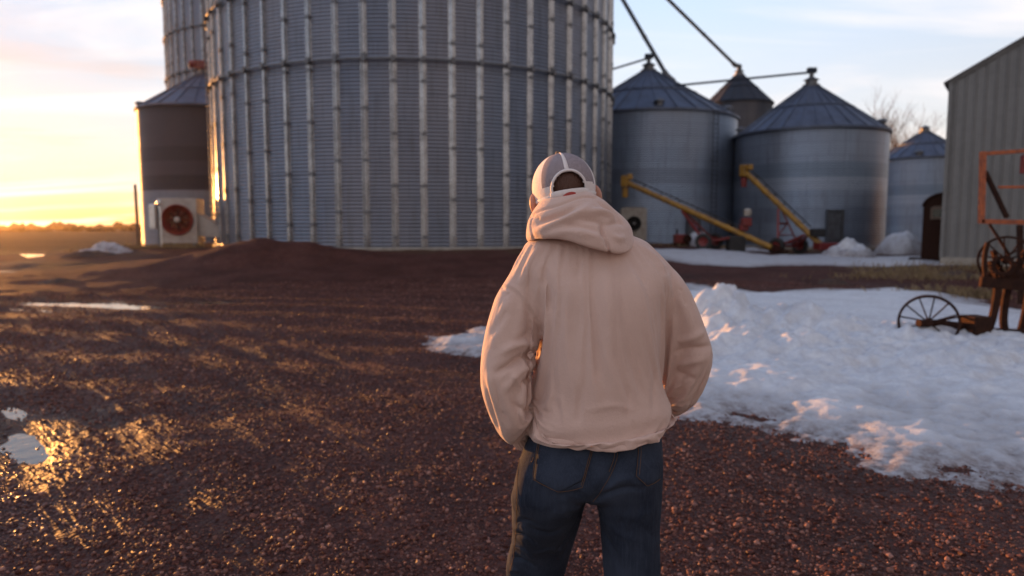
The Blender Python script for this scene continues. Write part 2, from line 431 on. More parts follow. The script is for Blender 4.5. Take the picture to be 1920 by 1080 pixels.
def mat_ground():
    m = Mat('reddish_gravel', rough=0.7, spec=0.25)
    c = m.coord('Object')
    vor = m.N('ShaderNodeTexVoronoi', {'Vector': c, 'Scale': 34.0, 'Randomness': 1.0})
    vor2 = m.N('ShaderNodeTexVoronoi', {'Vector': c, 'Scale': 11.0, 'Randomness': 1.0})
    cs = m.N('ShaderNodeSeparateColor', {0: vor.outputs['Color']})
    n = m.noise(c, 0.9, 6, 0.6); nf = m.noise(c, 7, 4, 0.6)
    g = m.mix(cs.outputs[0], (0.060, 0.023, 0.018), (0.140, 0.060, 0.049))
    g = m.mix(m.math('MULTIPLY', cs.outputs[1], 0.35), g, (0.055, 0.036, 0.038))
    g = m.mix(m.ramp(n, 0.42, 0.62, 0, 0.55), g, (0.040, 0.018, 0.015))
    g = m.mix(m.ramp(nf, 0.55, 0.7, 0, 0.4), g, (0.100, 0.050, 0.040))
    gr = m.mix(m.ramp(m.noise(c, 3.0, 6, 0.7), 0.35, 0.65), (0.062, 0.044, 0.022), (0.17, 0.125, 0.07))
    g = m.mix(m.attr('grass'), g, gr)
    fl = m.mix(m.ramp(m.noise(m.coord('Object', (0.02, 0.11, 1)), 1.0, 5), 0.4, 0.65), (0.016, 0.011, 0.006), (0.034, 0.024, 0.013))
    g = m.mix(m.attr('field'), g, fl)
    g = m.mix(m.math('MULTIPLY', m.attr('wet'), 0.45), g, (0.030, 0.014, 0.011))
    m.col(g)
    m.set(m.b.inputs['Specular IOR Level'], m.attr('gloss'))
    m.rgh(m.math('SUBTRACT', m.ramp(nf, 0.3, 0.7, 0.52, 0.75), m.math('MULTIPLY', m.attr('wet'), 0.12)))
    m.bump(vor.outputs['Distance'], 0.9, -0.02)
    m.bump(vor2.outputs['Distance'], 0.5, -0.04)
    m.bump(m.noise(c, 60, 3), 0.4, 0.01)
    return m.m
M_ground = mat_ground()
ground = make_ground()

# ------------------------------------------------------------------ loose stones (one uncountable mass)
def ico():
    bm = bmesh.new(); bmesh.ops.create_icosphere(bm, subdivisions=1, radius=1)
    V = np.array([v.co[:] for v in bm.verts]); F = np.array([[v.index for v in f.verts] for f in bm.faces]); bm.free(); return V, F
def snow_t(x, y):
    """thickness of the snow cover"""
    n1, n2 = fbm2(x * 1.5, y * 1.5, 71, 4), fbm2(x * 6, y * 6, 75, 3)
    sd = poly_sd(x, y, SNOW_MAIN)
    t = -0.03 + 0.12 * sstep(-0.45, 2.0, sd + 0.6 * n1) + 0.02 * sstep(0.3, 1.5, sd)
    ins = sstep(-0.1, 0.5, sd)
    # ploughed pile and the ridge that leaves it to the right
    pil = 0.43 * np.exp(-(((x - 2.70) / .55) ** 2 + ((y - 9.5) / .85) ** 2)) + 0.32 * np.exp(-(((x - 3.6) / .8) ** 2 + ((y - 9.1) / .65) ** 2)) + 0.22 * np.exp(-(((x - 4.9) / 1.1) ** 2 + ((y - 8.5) / .6) ** 2)) + .16 * np.exp(-(((x - 6.6) / 1.6) ** 2 + ((y - 7.9) / .55) ** 2))
    pil = pil + 0.14 * np.exp(-(((x - 3.0) / 1.3) ** 2 + ((y - 7.8) / .8) ** 2)) + .10 * np.exp(-(((x - 4.6) / 1.6) ** 2 + ((y - 7.2) / .7) ** 2)) + .08 * np.exp(-(((x - 7.5) / 2.5) ** 2 + ((y - 6.9) / .7) ** 2))
    pil = pil + .22 * np.exp(-(((x - 3.0) / .5) ** 2 + ((y - 13.2) / 1.0) ** 2)) + .16 * np.exp(-(((x - 4.0) / .6) ** 2 + ((y - 14.6) / .8) ** 2))
    rough_ = sstep(11.5, 9.8, y)
    t = t + ins * pil * (1 + 0.55 * n1 + 0.55 * n2) + ins * (rough_ * (.35 + .65 * sstep(6.5, 4.0, x)) * (0.040 * n1 + (0.022 + .010 * sstep(8.4, 7.2, y)) * n2 + .020 * fbm2(x * 17, y * 17, 79, 2)) + 0.012 * n1)
    sd2 = poly_sd(x, y, SNOW_PATCH)
    t2 = -0.03 + 0.09 * sstep(-0.2, 0.5, sd2 + 0.5 * n1) + sstep(-.1, .3, sd2) * (.05 * n1 + .05 * n2)
    sd3 = poly_sd(x, y, SNOW_STRIP)
    t3 = -0.03 + 0.09 * sstep(-0.4, 0.8, sd3 + 0.9 * fbm2(x * .5, y * .5, 81, 3))
    return t, t2, t3
def smear(x, y):
    """strips of fines pressed smooth by wheels"""
    dx, dy = 0.647, -0.762; pr = x * -dy + y * dx; al = x * dx + y * dy
    s_ = np.sin(pr * 2 * math.pi / 0.62 + 2.2 * fbm2(al * .18, pr * .3, 21, 2))
    return sstep(.1, .8, -s_) * sstep(3.8, 1.2, np.abs(pr - 2.0 + 0.4 * np.sin(al * .4))) * sstep(-.35, .25, fbm2(pr * .9, al * .2, 27, 2))
def make_pebbles():
    Vb, Fb = ico(); N = 380000
    # radius distribution ~ r^-0.35
    u = RNG.random(N); r0, r1, k = 1.1, 20.0, 0.50
    r = (r0 ** k + u * (r1 ** k - r0 ** k)) ** (1 / k)
    a = RNG.uniform(R(-56), R(56), N)
    x, y = r * np.sin(a), r * np.cos(a)
    cl = fbm2(x * .8, y * .8, 90, 3) + 0.5 * fbm2(x * 3, y * 3, 93, 2)
    t1, t2, _ = snow_t(x, y)
    keep = (np.maximum(t1, t2) < 0.004 + 0.035 * RNG.random(N) ** 2) & (RNG.random(N) < 0.72 + 0.9 * cl) & (RNG.random(N) > 0.75 * smear(x, y))
    for i in (0, 1): keep &= (poly_sd(x, y, PUDDLES[i]) < 0.02) | (RNG.random(N) < 0.30)
    x, y, r = x[keep], y[keep], r[keep]; N = len(x)
    s = np.exp(RNG.normal(math.log(0.0047), 0.48, N)) * (0.85 + 0.075 * r)
    s = np.clip(s, 0.0025, 0.0165)
    ax = RNG.uniform(0.75, 1.3, (N, 3)); ax[:, 2] *= 0.72
    th = RNG.uniform(0, 2 * math.pi, N); ti = RNG.normal(0, 0.4, N)
    P = Vb[None] * ax[:, None] * (1 + RNG.normal(0, 0.16, (N, len(Vb), 1)))
    c, sn = np.cos(ti)[:, None], np.sin(ti)[:, None]
    y1, z1 = P[..., 1] * c - P[..., 2] * sn, P[..., 1] * sn + P[..., 2] * c
    c, sn = np.cos(th)[:, None], np.sin(th)[:, None]
    x2, y2 = P[..., 0] * c - y1 * sn, P[..., 0] * sn + y1 * c
    z0 = gh(x, y)
    V = np.stack([x2 * s[:, None] + x[:, None], y2 * s[:, None] + y[:, None], z1 * s[:, None] + (z0 + s * 0.35)[:, None]], -1).reshape(-1, 3)
    F = (Fb[None] + (np.arange(N) * len(Vb))[:, None, None]).reshape(-1, 3)
    m = Mat('stone_chips', rough=0.5, spec=.32); g = m.N('ShaderNodeNewGeometry').outputs['Random Per Island']
    rampn = m.N('ShaderNodeValToRGB', {0: g}); el = rampn.color_ramp.elements
    el[0].color = (0.060, 0.022, 0.018, 1); el[1].color = (0.36, 0.19, 0.155, 1)
    for p_, c_ in ((0.3, (0.12, 0.046, 0.037)), (0.55, (0.19, 0.082, 0.064)), (0.75, (0.105, 0.058, 0.052)), (0.92, (0.25, 0.125, 0.10))):
        e = el.new(p_); e.color = (*c_, 1)
    m.col(rampn.outputs[0]); m.rgh(m.math('SUBTRACT', m.ramp(m.math('FRACT', m.math('MULTIPLY', g, 37.0)), 0, 1, 0.45, 0.85), m.math('MULTIPLY', m.attr('wet'), .16))); m.set(m.b.inputs['Specular IOR Level'], m.math('ADD', .16, m.math('MULTIPLY', m.attr('wet'), .4)))
    m.bump(m.noise(m.coord('Object'), 220, 3), 0.5, 0.004)
    o = mesh_np('gravel', V, F, m.m, None, False)
    wz = gpoly([(-300, 800), (60, 790), (150, 835), (190, 985), (60, 1010), (-300, 1010)]); attr(o, 'wet', np.repeat(sstep(-.15, .25, poly_sd(x, y, wz) + .25 * fbm2(x * 2, y * 2, 97, 3)), len(Vb)))
    return tag(o, 'loose reddish stone chips scattered over the yard in front of the man', 'gravel', kind='stuff')
gravel = make_pebbles()

# ------------------------------------------------------------------ water in the low spots
M_water = Mat('puddle_water', (0.03, 0.02, 0.016), 0.06, 0.0, 0.5)
M_water.bump(M_water.noise(M_water.coord('Object'), 9, 4), 0.5, 0.012)
for i, P in enumerate(PUDDLES):
    mb = MB(); c = np.mean(np.array(P), 0); K_ = 1.4 if i < 2 else 1.12
    vs = [(c[0] + (p[0] - c[0]) * K_, c[1] + (p[1] - c[1]) * K_, 0) for p in P]
    mb.add(vs, [tuple(range(len(vs)))])
    xs, ys = np.array([p[0] for p in P]), np.array([p[1] for p in P])
    z = float(np.median(gh(np.concatenate([xs, [c[0]]]), np.concatenate([ys, [c[1]]]))))
    o = mb.build('puddle', M_water.m); o.location.z = z + (-0.006 if i < 2 else -.004)
    tag(o, 'shallow puddle reflecting the sky on the gravel', kind='structure')

# ------------------------------------------------------------------ snow cover
def mat_snow():
    m = Mat('old_snow', (0.6, 0.62, 0.66), 0.55)
    c = m.coord('Object'); n = m.noise(c, 2.4, 6, 0.65); n2 = m.noise(c, 12, 5, 0.7)
    dirt = m.math('ADD', m.ramp(n, 0.50, 0.72, 0, 0.30), m.ramp(m.attr('thin'), 0.11, 0.005, 0, 1.0))
    dirt = m.math('MULTIPLY', dirt, m.ramp(n2, 0.30, 0.60, 0.15, 1.0))
    k = m.mix(m.ramp(n2, 0.3, 0.6), (0.52, 0.545, 0.61), (0.70, 0.73, 0.785))
    grit = m.ramp(m.N('ShaderNodeTexVoronoi', {'Vector': c, 'Scale': 19.0}).outputs['Distance'], 0.16, 0.05, 0, 1)
    k = m.mix(m.math('MULTIPLY', grit, m.ramp(m.noise(c, 1.3, 4), .46, .62, 0, .75)), k, (0.14, 0.09, 0.075))
    k = m.mix(m.ramp(m.noise(c, 5.0, 5, .7), .52, .72, 0, .35), k, (0.40, 0.36, 0.36))
    m.col(m.mix(dirt, k, (0.13, 0.085, 0.075)))
    spk = m.noise(c, 70, 2); m.rgh(m.ramp(spk, 0.3, 0.7, 0.35, 0.7))
    m.b.inputs['Subsurface Weight'].default_value = 0.0
    m.bump(m.noise(c, 22, 5, 0.65), 0.5, 0.03); m.bump(m.noise(c, 90, 2), 0.5, 0.008)
    return m.m
M_snow = mat_snow()
def snow_sheet(which, x0, x1, y0, y1, step, label):
    xs, ys = np.arange(x0, x1, step), np.arange(y0, y1, step)
    X, Y = np.meshgrid(xs, ys); x, y = X.ravel(), Y.ravel()
    t = snow_t(x, y)[which]; z = gh(x, y) + t
    n = len(xs); i = np.arange(len(ys) - 1)[:, None]; k = np.arange(n - 1)[None, :]
    F = np.stack([i * n + k, i * n + k + 1, (i + 1) * n + k + 1, (i + 1) * n + k], -1).reshape(-1, 4)
    F = F[(t[F] > -0.025).any(1)]
    used = np.unique(F); mp_ = np.full(len(x), -1); mp_[used] = np.arange(len(used))
    o = mesh_np('snow', np.stack([x, y, z], 1)[used], mp_[F], M_snow)
    attr(o, 'thin', t[used])
    return tag(o, label, kind='structure')
snow_sheet(0, 0.6, 14.0, 3.2, 19.5, 0.035, 'old ploughed snow with a lumpy bank right of the man')
snow_sheet(1, -2.6, 1.6, 7.2, 11.0, 0.03, 'small leftover patch of snow left of the man')
snow_sheet(2, 4.0, 24.0, 22.0, 34.0, 0.12, 'long strip of snow across the yard before the bins')
# ================================================================== grain bins
def wall_mesh(name, Rr, H, mat, parent, nseg=128, z0=0.0):
    a = np.arange(nseg + 1) * 2 * math.pi / nseg
    zs = np.array([z0, H]) if H < 3 else np.linspace(z0, H, 7)
    V = np.array([[Rr * math.cos(t), Rr * math.sin(t), z] for z in zs for t in a[:-1]])
    n = nseg; F = []; UV = []
    for i in range(len(zs) - 1):
        for k in range(n):
            k2 = (k + 1) % n
            F.append((i * n + k, i * n + k2, (i + 1) * n + k2, (i + 1) * n + k))
            UV += [(a[k] * Rr, zs[i]), (a[k + 1] * Rr, zs[i]), (a[k + 1] * Rr, zs[i + 1]), (a[k] * Rr, zs[i + 1])]
    o = mesh_np(name, V, F, mat, parent)
    uv = o.data.uv_layers.new(name='wrap'); uv.data.foreach_set('uv', np.array(UV, np.float32).ravel())
    return o
def roof_mesh(Rr, z_e, rise, nrib, mat, parent, cap_r=0.55, rings=()):
    mb = MB(); Ro = Rr + 0.13; n = nrib * 2
    def pt(r, t): return Vector((r * math.cos(t), r * math.sin(t), z_e + rise * (1 - (r - cap_r) / (Ro - cap_r))))
    for k in range(nrib):
        t0, t1 = 2 * math.pi * k / nrib, 2 * math.pi * (k + 1) / nrib; tm = (t0 + t1) / 2
        sag = Vector((0, 0, -0.03))
        for (ra, rb) in ((Ro, (Ro + cap_r) / 2), ((Ro + cap_r) / 2, cap_r)):
            mb.add([pt(ra, t0), pt(ra, tm) + sag, pt(ra, t1), pt(rb, t1), pt(rb, tm) + sag * (rb / Ro), pt(rb, t0)], [(0, 1, 4, 5), (1, 2, 3, 4)])
        d = Vector((-math.sin(t0), math.cos(t0), 0)) * 0.035; up = Vector((0, 0, 0.075))
        mb.add([pt(Ro, t0) - d, pt(Ro, t0) + d, pt(cap_r, t0) + d * .5, pt(cap_r, t0) - d * .5, pt(Ro, t0) - d + up, pt(Ro, t0) + d + up, pt(cap_r, t0) + d * .5 + up, pt(cap_r, t0) - d * .5 + up],
               [(4, 5, 6, 7), (0, 1, 5, 4), (1, 2, 6, 5), (3, 0, 4, 7)])
    for rr in rings:
        mb.tube([pt(rr, 2 * math.pi * k / 48) + Vector((0, 0, .06)) for k in range(48)], 0.045, 6, closed=True)
    # eave drip
    mb.lathe([(Rr + 0.002, z_e - 0.14), (Ro + 0.01, z_e - 0.10), (Ro + 0.01, z_e + 0.03)], 72)
    return mb.build('roof', mat, parent)
def bin_cap(z, r, mat, parent, h=0.55):
    mb = MB()
    mb.lathe([(r + .06, z - .1), (r + .06, z + .12), (r * .75, z + .2), (r * .75, z + h * .75), (r * 1.0, z + h * .8), (r * .15, z + h * 1.25), (0.001, z + h * 1.3)], 24)
    return mb.build('roof_cap', mat, parent, smooth=True)
def bin_door(Rr, ang, mat, parent, wd=1.0, ht=1.9, z0=0.5):
    rot = Matrix.Rotation(ang, 3, 'Z'); mb = MB()
    def P(x, y, z): return rot @ Vector((Rr + x, y, z))
    d = MB()
    for (y0, y1, za, zb) in ((-wd / 2, -wd / 2 + .1, z0, z0 + ht), (wd / 2 - .1, wd / 2, z0, z0 + ht), (-wd / 2 + .1, wd / 2 - .1, z0, z0 + .1), (-wd / 2 + .1, wd / 2 - .1, z0 + ht - .1, z0 + ht)):
        d.box(P(.09, (y0 + y1) / 2, (za + zb) / 2), (.24, y1 - y0, zb - za), rot)
    fr = d.build('door', M_galv_dark, parent)
    mb.box(P(.07, 0, z0 + ht / 2), (.12, wd - .24, ht - .24), rot)
    mb.build('panel', mat, fr)
    hb = MB(); hb.bar(P(.17, wd * .28, z0 + ht * .4), P(.17, wd * .28, z0 + ht * .6), .04); hb.build('handle', M_galv_dark, fr)
    return fr
def ladder(Rr, ang, z0, z1, parent, mat):
    rot = Matrix.Rotation(ang, 3, 'Z'); mb = MB()
    for s in (-.23, .23): mb.bar(rot @ Vector((Rr + .2, s, z0)), rot @ Vector((Rr + .2, s, z1)), .05, .03)
    z = z0 + .2
    while z < z1: mb.tube([rot @ Vector((Rr + .2, -.23, z)), rot @ Vector((Rr + .2, .23, z))], .015, 5); z += .3
    z = z0 + .6
    while z < z1:
        for s in (-.23, .23): mb.bar(rot @ Vector((Rr - .02, s, z)), rot @ Vector((Rr + .2, s, z)), .04, .02)
        z += 2.4
    return mb.build('ladder', mat, parent)
def roof_vent(Rr, z_e, rise, ang, k, parent, mat):
    """mushroom vent standing on the roof at fraction k of the slope"""
    rot = Matrix.Rotation(ang, 3, 'Z'); r = Rr * k; z = z_e + rise * (1 - k) - .05
    mb = MB(); c = rot @ Vector((r, 0, z))
    mb.lathe([(.22, -.1), (.22, .3), (.36, .26), (.36, .34), (.2, .46), (.001, .5)], 14, c)
    return mb.build('roof_vent', mat, parent, smooth=True)

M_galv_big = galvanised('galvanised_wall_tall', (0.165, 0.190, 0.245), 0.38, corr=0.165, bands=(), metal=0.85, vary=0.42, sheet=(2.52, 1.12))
M_galv_a = galvanised('galvanised_wall_blue', (0.27, 0.335, 0.435), 0.36, corr=.15, bands=((4.2, 5.2, .6, (0.20, 0.23, 0.29)), (2.4, 3.3, .3, (0.36, 0.40, 0.48))), metal=0.75, vary=.35)
M_galv_b = galvanised('galvanised_wall_banded', (0.29, 0.355, 0.455), 0.36, corr=.15, bands=((3.6, 4.4, .5, (0.42, 0.47, 0.55)), (4.4, 5.3, .6, (0.20, 0.26, 0.33)), (1.7, 2.6, .4, (0.22, 0.26, 0.33))), metal=0.75, vary=.35)
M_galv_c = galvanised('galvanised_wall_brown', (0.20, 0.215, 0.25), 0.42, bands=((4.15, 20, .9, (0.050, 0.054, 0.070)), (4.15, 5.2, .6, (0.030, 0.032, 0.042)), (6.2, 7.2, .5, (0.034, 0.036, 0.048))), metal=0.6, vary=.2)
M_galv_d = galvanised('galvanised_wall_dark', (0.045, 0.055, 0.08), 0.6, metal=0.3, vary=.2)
M_galv_roof = worn('galvanised_roof', (0.13, 0.155, 0.215), (0.09, 0.10, 0.13), 0.55, 0.6, 1.2, .6, .004)
M_galv_dark = worn('galvanised_dark', (0.16, 0.17, 0.19), (0.10, 0.09, 0.09), 0.5, 0.6, 5)
M_pipe = worn('spout_steel', (0.028, 0.038, 0.062), (0.022, 0.028, 0.042), 0.9, 0.0, 3)
M_tube = worn('spout_tube', (0.12, 0.135, 0.16), (0.08, 0.085, 0.095), 0.7, 0.2, 3)
M_stiff = worn('galvanised_stiffener', (0.37, 0.375, 0.395), (0.17, 0.165, 0.17), 0.30, 0.85, 2.0, .6, .002)
M_conc = worn('footing_concrete', (0.34, 0.31, 0.27), (0.22, 0.19, 0.16), 0.85, 0, 3, .6, .006)
M_red = worn('red_paint', (0.19, 0.018, 0.018), (0.08, 0.018, 0.014), 0.45, 0, 5, .5)
M_black = worn('black_rubber', (0.018, 0.018, 0.02), (0.05, 0.042, 0.038), 0.75, 0, 12, .5)

def footing(Rr, parent, h=0.35):
    mb = MB(); mb.lathe([(Rr + .22, -.6), (Rr + .22, h - .04), (Rr + .18, h), (Rr - .3, h)], 96)
    return mb.build('footing', M_conc, parent)

def tall_silo(name, label, C, Rr, eave, ring_zs, z_base, nst, phase=0.0, group=None):
    T = thing(name, label, 'silo', (C.x, C.y, z_base), 0, group)
    footing(Rr, T, 0.10)
    wall_mesh('wall', Rr, eave, M_galv_big, T, 256, 0.08)
    # one hat-section stiffener, then copies
    ang_cam = math.atan2(-C.y, -C.x)
    rnd = random.Random(nst)
    protos = []
    for j in range(4):
        mb = MB(); off = (0.55, 1.65, 1.1, 2.2)[j]
        prof = [(-.190, .004), (-.150, .012), (-.035, .120), (.060, .120), (.078, .012), (.125, .004)]
        zs = [0.1]; z = off
        while z < eave - .3: zs.append(z); z += 2.24
        zs.append(eave)
        for a, b in zip(zs[:-1], zs[1:]):
            vs = [(Rr + y, x, zz) for zz in (a + .02, b - .02) for x, y in prof]
            mb.add(vs, [(k, k + 1, 7 + k, 6 + k) for k in range(5)])
        for z in zs[1:-1]:                        # splice plates with their bolts
            mb.box((Rr + .055, 0, z), (.150, .20, .13), mi=1)
            for s in (-.06, .06):
                for dz in (-.10, 0, .10): mb.box((Rr + .132, s, z + dz), (.02, .03, .03), mi=1)
        protos.append(mb)
    made = [None] * 4
    for k in range(nst):
        j = (k * 3 + (k // 2)) % 4
        a = ang_cam + phase + 2 * math.pi * k / nst
        if made[j] is None: o = made[j] = protos[j].build('stiffener', [M_stiff, M_galv_dark], T)
        else: o = made[j].copy(); COL.objects.link(o); o.parent = T
        o.rotation_euler = (0, 0, a)
    for z in ring_zs:
        mb = MB(); mb.tube([((Rr + .16) * math.cos(t), (Rr + .16) * math.sin(t), z) for t in np.linspace(0, 2 * math.pi, 97)[:-1]], .055, 8, closed=True)
        for k in range(nst):
            a = ang_cam + phase + 2 * math.pi * k / nst
            mb.box(((Rr + .15) * math.cos(a), (Rr + .15) * math.sin(a), z), (.2, .17, .24), Matrix.Rotation(a, 3, 'Z'))
        mb.build('wind_ring', M_galv_dark, T)
    roof_mesh(Rr, eave, Rr * .55, 48, M_galv_roof, T, 1.2, (Rr * .6,))
    bin_cap(eave + Rr * .55, 1.2, M_galv_roof, T, 1.0)
    return T

dirc = Vector((BIG_C.x, BIG_C.y, 0)).normalized()
ring1 = at(770, 112, (BIG_C.y - dirc.y * BIG_R)).z - 0.6
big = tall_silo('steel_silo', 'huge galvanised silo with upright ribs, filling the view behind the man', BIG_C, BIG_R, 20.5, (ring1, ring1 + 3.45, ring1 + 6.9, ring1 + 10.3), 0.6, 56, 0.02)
ladder(BIG_R + .05, math.atan2(-BIG_C.y, -BIG_C.x) - 1.22, .4, 20, big, M_galv_dark)
c2, r2 = bin_place(331, 930, 80); c2, r2 = Vector((80 * math.sin(R(-26.3) + math.asin(BIG_R / 80)), 80 * math.cos(R(-26.3) + math.asin(BIG_R / 80)), 0)), BIG_R
tall_silo('steel_silo', 'second ribbed silo rising behind the small dark bin on the left', c2, r2, 25, (12.2, 16.2, 20.2, 24.0), 0.1, 56, 0.01)

def grain_bin(label, lpx, rpx, D, eave_y, peak_y, zb, mat, nrib=28, group='corrugated grain bins', door=None, lad=None, vents=(), rings=True, cap=True):
    C, Rr = bin_place(lpx, rpx, D); a = math.atan2(C.x, C.y); cpx = 960 + FPX * math.tan(a)
    ze = at(cpx, eave_y, C.y - Rr * math.cos(a)).z - zb
    zp = at(cpx, peak_y, C.y).z - zb
    T = thing('grain_bin', label, 'grain bin', (C.x, C.y, zb), 0, group)
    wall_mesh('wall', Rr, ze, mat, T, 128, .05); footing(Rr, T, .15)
    roof_mesh(Rr, ze, zp - ze, nrib, M_pipe if D > 75.5 and nrib == 18 else M_galv_roof, T, .5, (Rr * .56,) if rings else ())
    if cap: bin_cap(zp, .5, M_galv_dark, T, .55)
    ac = math.atan2(-C.y, -C.x)
    if door is not None: bin_door(Rr, ac + door, M_galv_dark, T)
    if lad is not None: ladder(Rr, ac + lad, .4, ze, T, M_black)
    for (da, k) in vents: roof_vent(Rr, ze, zp - ze, ac + da, k, T, M_galv_dark)
    T['R'] = Rr; T['ze'] = ze; T['zp'] = zp
    return T
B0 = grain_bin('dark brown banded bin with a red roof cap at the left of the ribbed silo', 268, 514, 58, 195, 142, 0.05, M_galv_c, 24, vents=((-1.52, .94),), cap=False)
B1 = grain_bin('blue grey bin with the long yellow auger crossing its wall, next to the big silo', 1052, 1376, 52, 203, 134, 0.22, M_galv_a, 30, door=0.50, lad=0.74, vents=((0.12, .93), (1.3, .9)))
B2 = grain_bin('wide blue grey bin behind the steeper yellow auger', 1371, 1658, 50.4, 237, 163, 0.25, M_galv_b, 30, door=0.34, vents=((1.35, .9), (-1.3, .93)))
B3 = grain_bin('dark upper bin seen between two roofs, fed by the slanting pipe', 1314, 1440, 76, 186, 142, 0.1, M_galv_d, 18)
B4 = grain_bin('small bin at the right, half hidden by the metal barn', 1632, 1818, 76, 293, 249, 0.1, M_galv_b, 24, vents=((-.1, .94),))
# red motor house on the brown bin's peak
mb = MB(); zt = B0['zp']; mb.lathe([(.5, zt - .12), (.5, zt + .1), (.3, zt + .25), (.3, zt + .45)], 20, cap1=True); bc = mb.build('roof_cap', M_galv_dark, B0, True)
mb = MB(); mb.box((-.1, -.2, zt + .75), (.8, .6, .6)); mb.lathe([(.26, -.3), (.3, -.26), (.3, .26), (.24, .32)], 16, (-.6, -.25, zt + .8), axis=Matrix.Rotation(R(90), 3, 'Y'), cap0=True, cap1=True)
mb.build('motor', M_red, bc, bevel=.04)

# ------------------------------------------------------------------ pipes from the elevator head, and the roof conveyors
head = at(1055, -195, 56)
def spout(label, end, mat=M_pipe, r=.16):
    T = thing('grain_spout', label, 'pipe', end, 0, 'slanting pipes to the bin roofs')
    e = Vector(end); d = (head - e); L = d.length; d.normalize()
    mb = MB(); n = 4
    mb.tube([d * .7, d * (L - .3)], r, 12); mb.build('tube', M_tube, T, True)
    mb = MB()
    for k in range(1, n): mb = MB(); mb.tube([d * (L * k / n - .12), d * (L * k / n + .12)], r + .025, 12); mb.build('flange', M_galv_dark, T)
    mb = MB(); mb.tube([(0, 0, -.35), (0, 0, .35), d * .8, d * 1.3], [.26, .26, .24, .2], 12); mb.build('boot', M_galv_dark, T, True)
    return T
p3 = Vector(B3.location) + Vector((0, 0, B3['zp'] + .65)); spout('longer slanting steel pipe running down to the dark upper bin', p3)
e1 = at(1261, 160, B1.location.y + 2.6); spout('shorter slanting steel pipe ending behind the roof beside the big silo', e1)
# elevator leg carrying the pipes
T = thing('bucket_elevator', 'slim steel elevator leg standing behind the big silo', 'elevator', (head.x, head.y, 0.2))
mb = MB()
for s in (-.55, .55): mb.box((s, 0, head.z / 2), (.45, .5, head.z))
mb.build('leg_casing', M_galv_dark, T)
mb = MB(); mb.box((0, 0, head.z + .5), (1.9, .9, 1.3)); mb.build('head_box', M_galv_dark, T, bevel=.2)
def conveyor(label, p, q, drop):
    T = thing('roof_conveyor', label, 'conveyor', p, 0, 'conveyors joining the bin roofs')
    p, q = Vector(p), Vector(q); mb = MB(); mb.bar((0, 0, 0), q - p, .11, .13); mb.build('trough', M_pipe, T)
    mb = MB(); mb.tube([Vector((0, 0, 0)) + Vector(drop), (0, 0, .1)], .15, 10); mb.build('drop_tube', M_galv_dark, T)
    mb = MB(); mb.box((0, 0, .12), (.6, .35, .35)); mb.build('drive_head', M_pipe, T, bevel=.05)
    mb = MB(); d = (q - p); 
    pass
    return T
pk1 = Vector(B1.location) + Vector((0, 0, B1['zp'])); conveyor('thin conveyor running from the big silo to the nearest bin peak', pk1 + Vector((0, 0, .95)), at(1105, 143, BIG_C.y + 9.5), (0, 0, -.8))
pk2 = Vector(B2.location) + Vector((0, 0, B2['zp'])); conveyor('level conveyor reaching the peak of the wide bin on the right', pk2 + Vector((0, 0, .95)), at(1262, 161, 48.5), (0, 0, -.8))

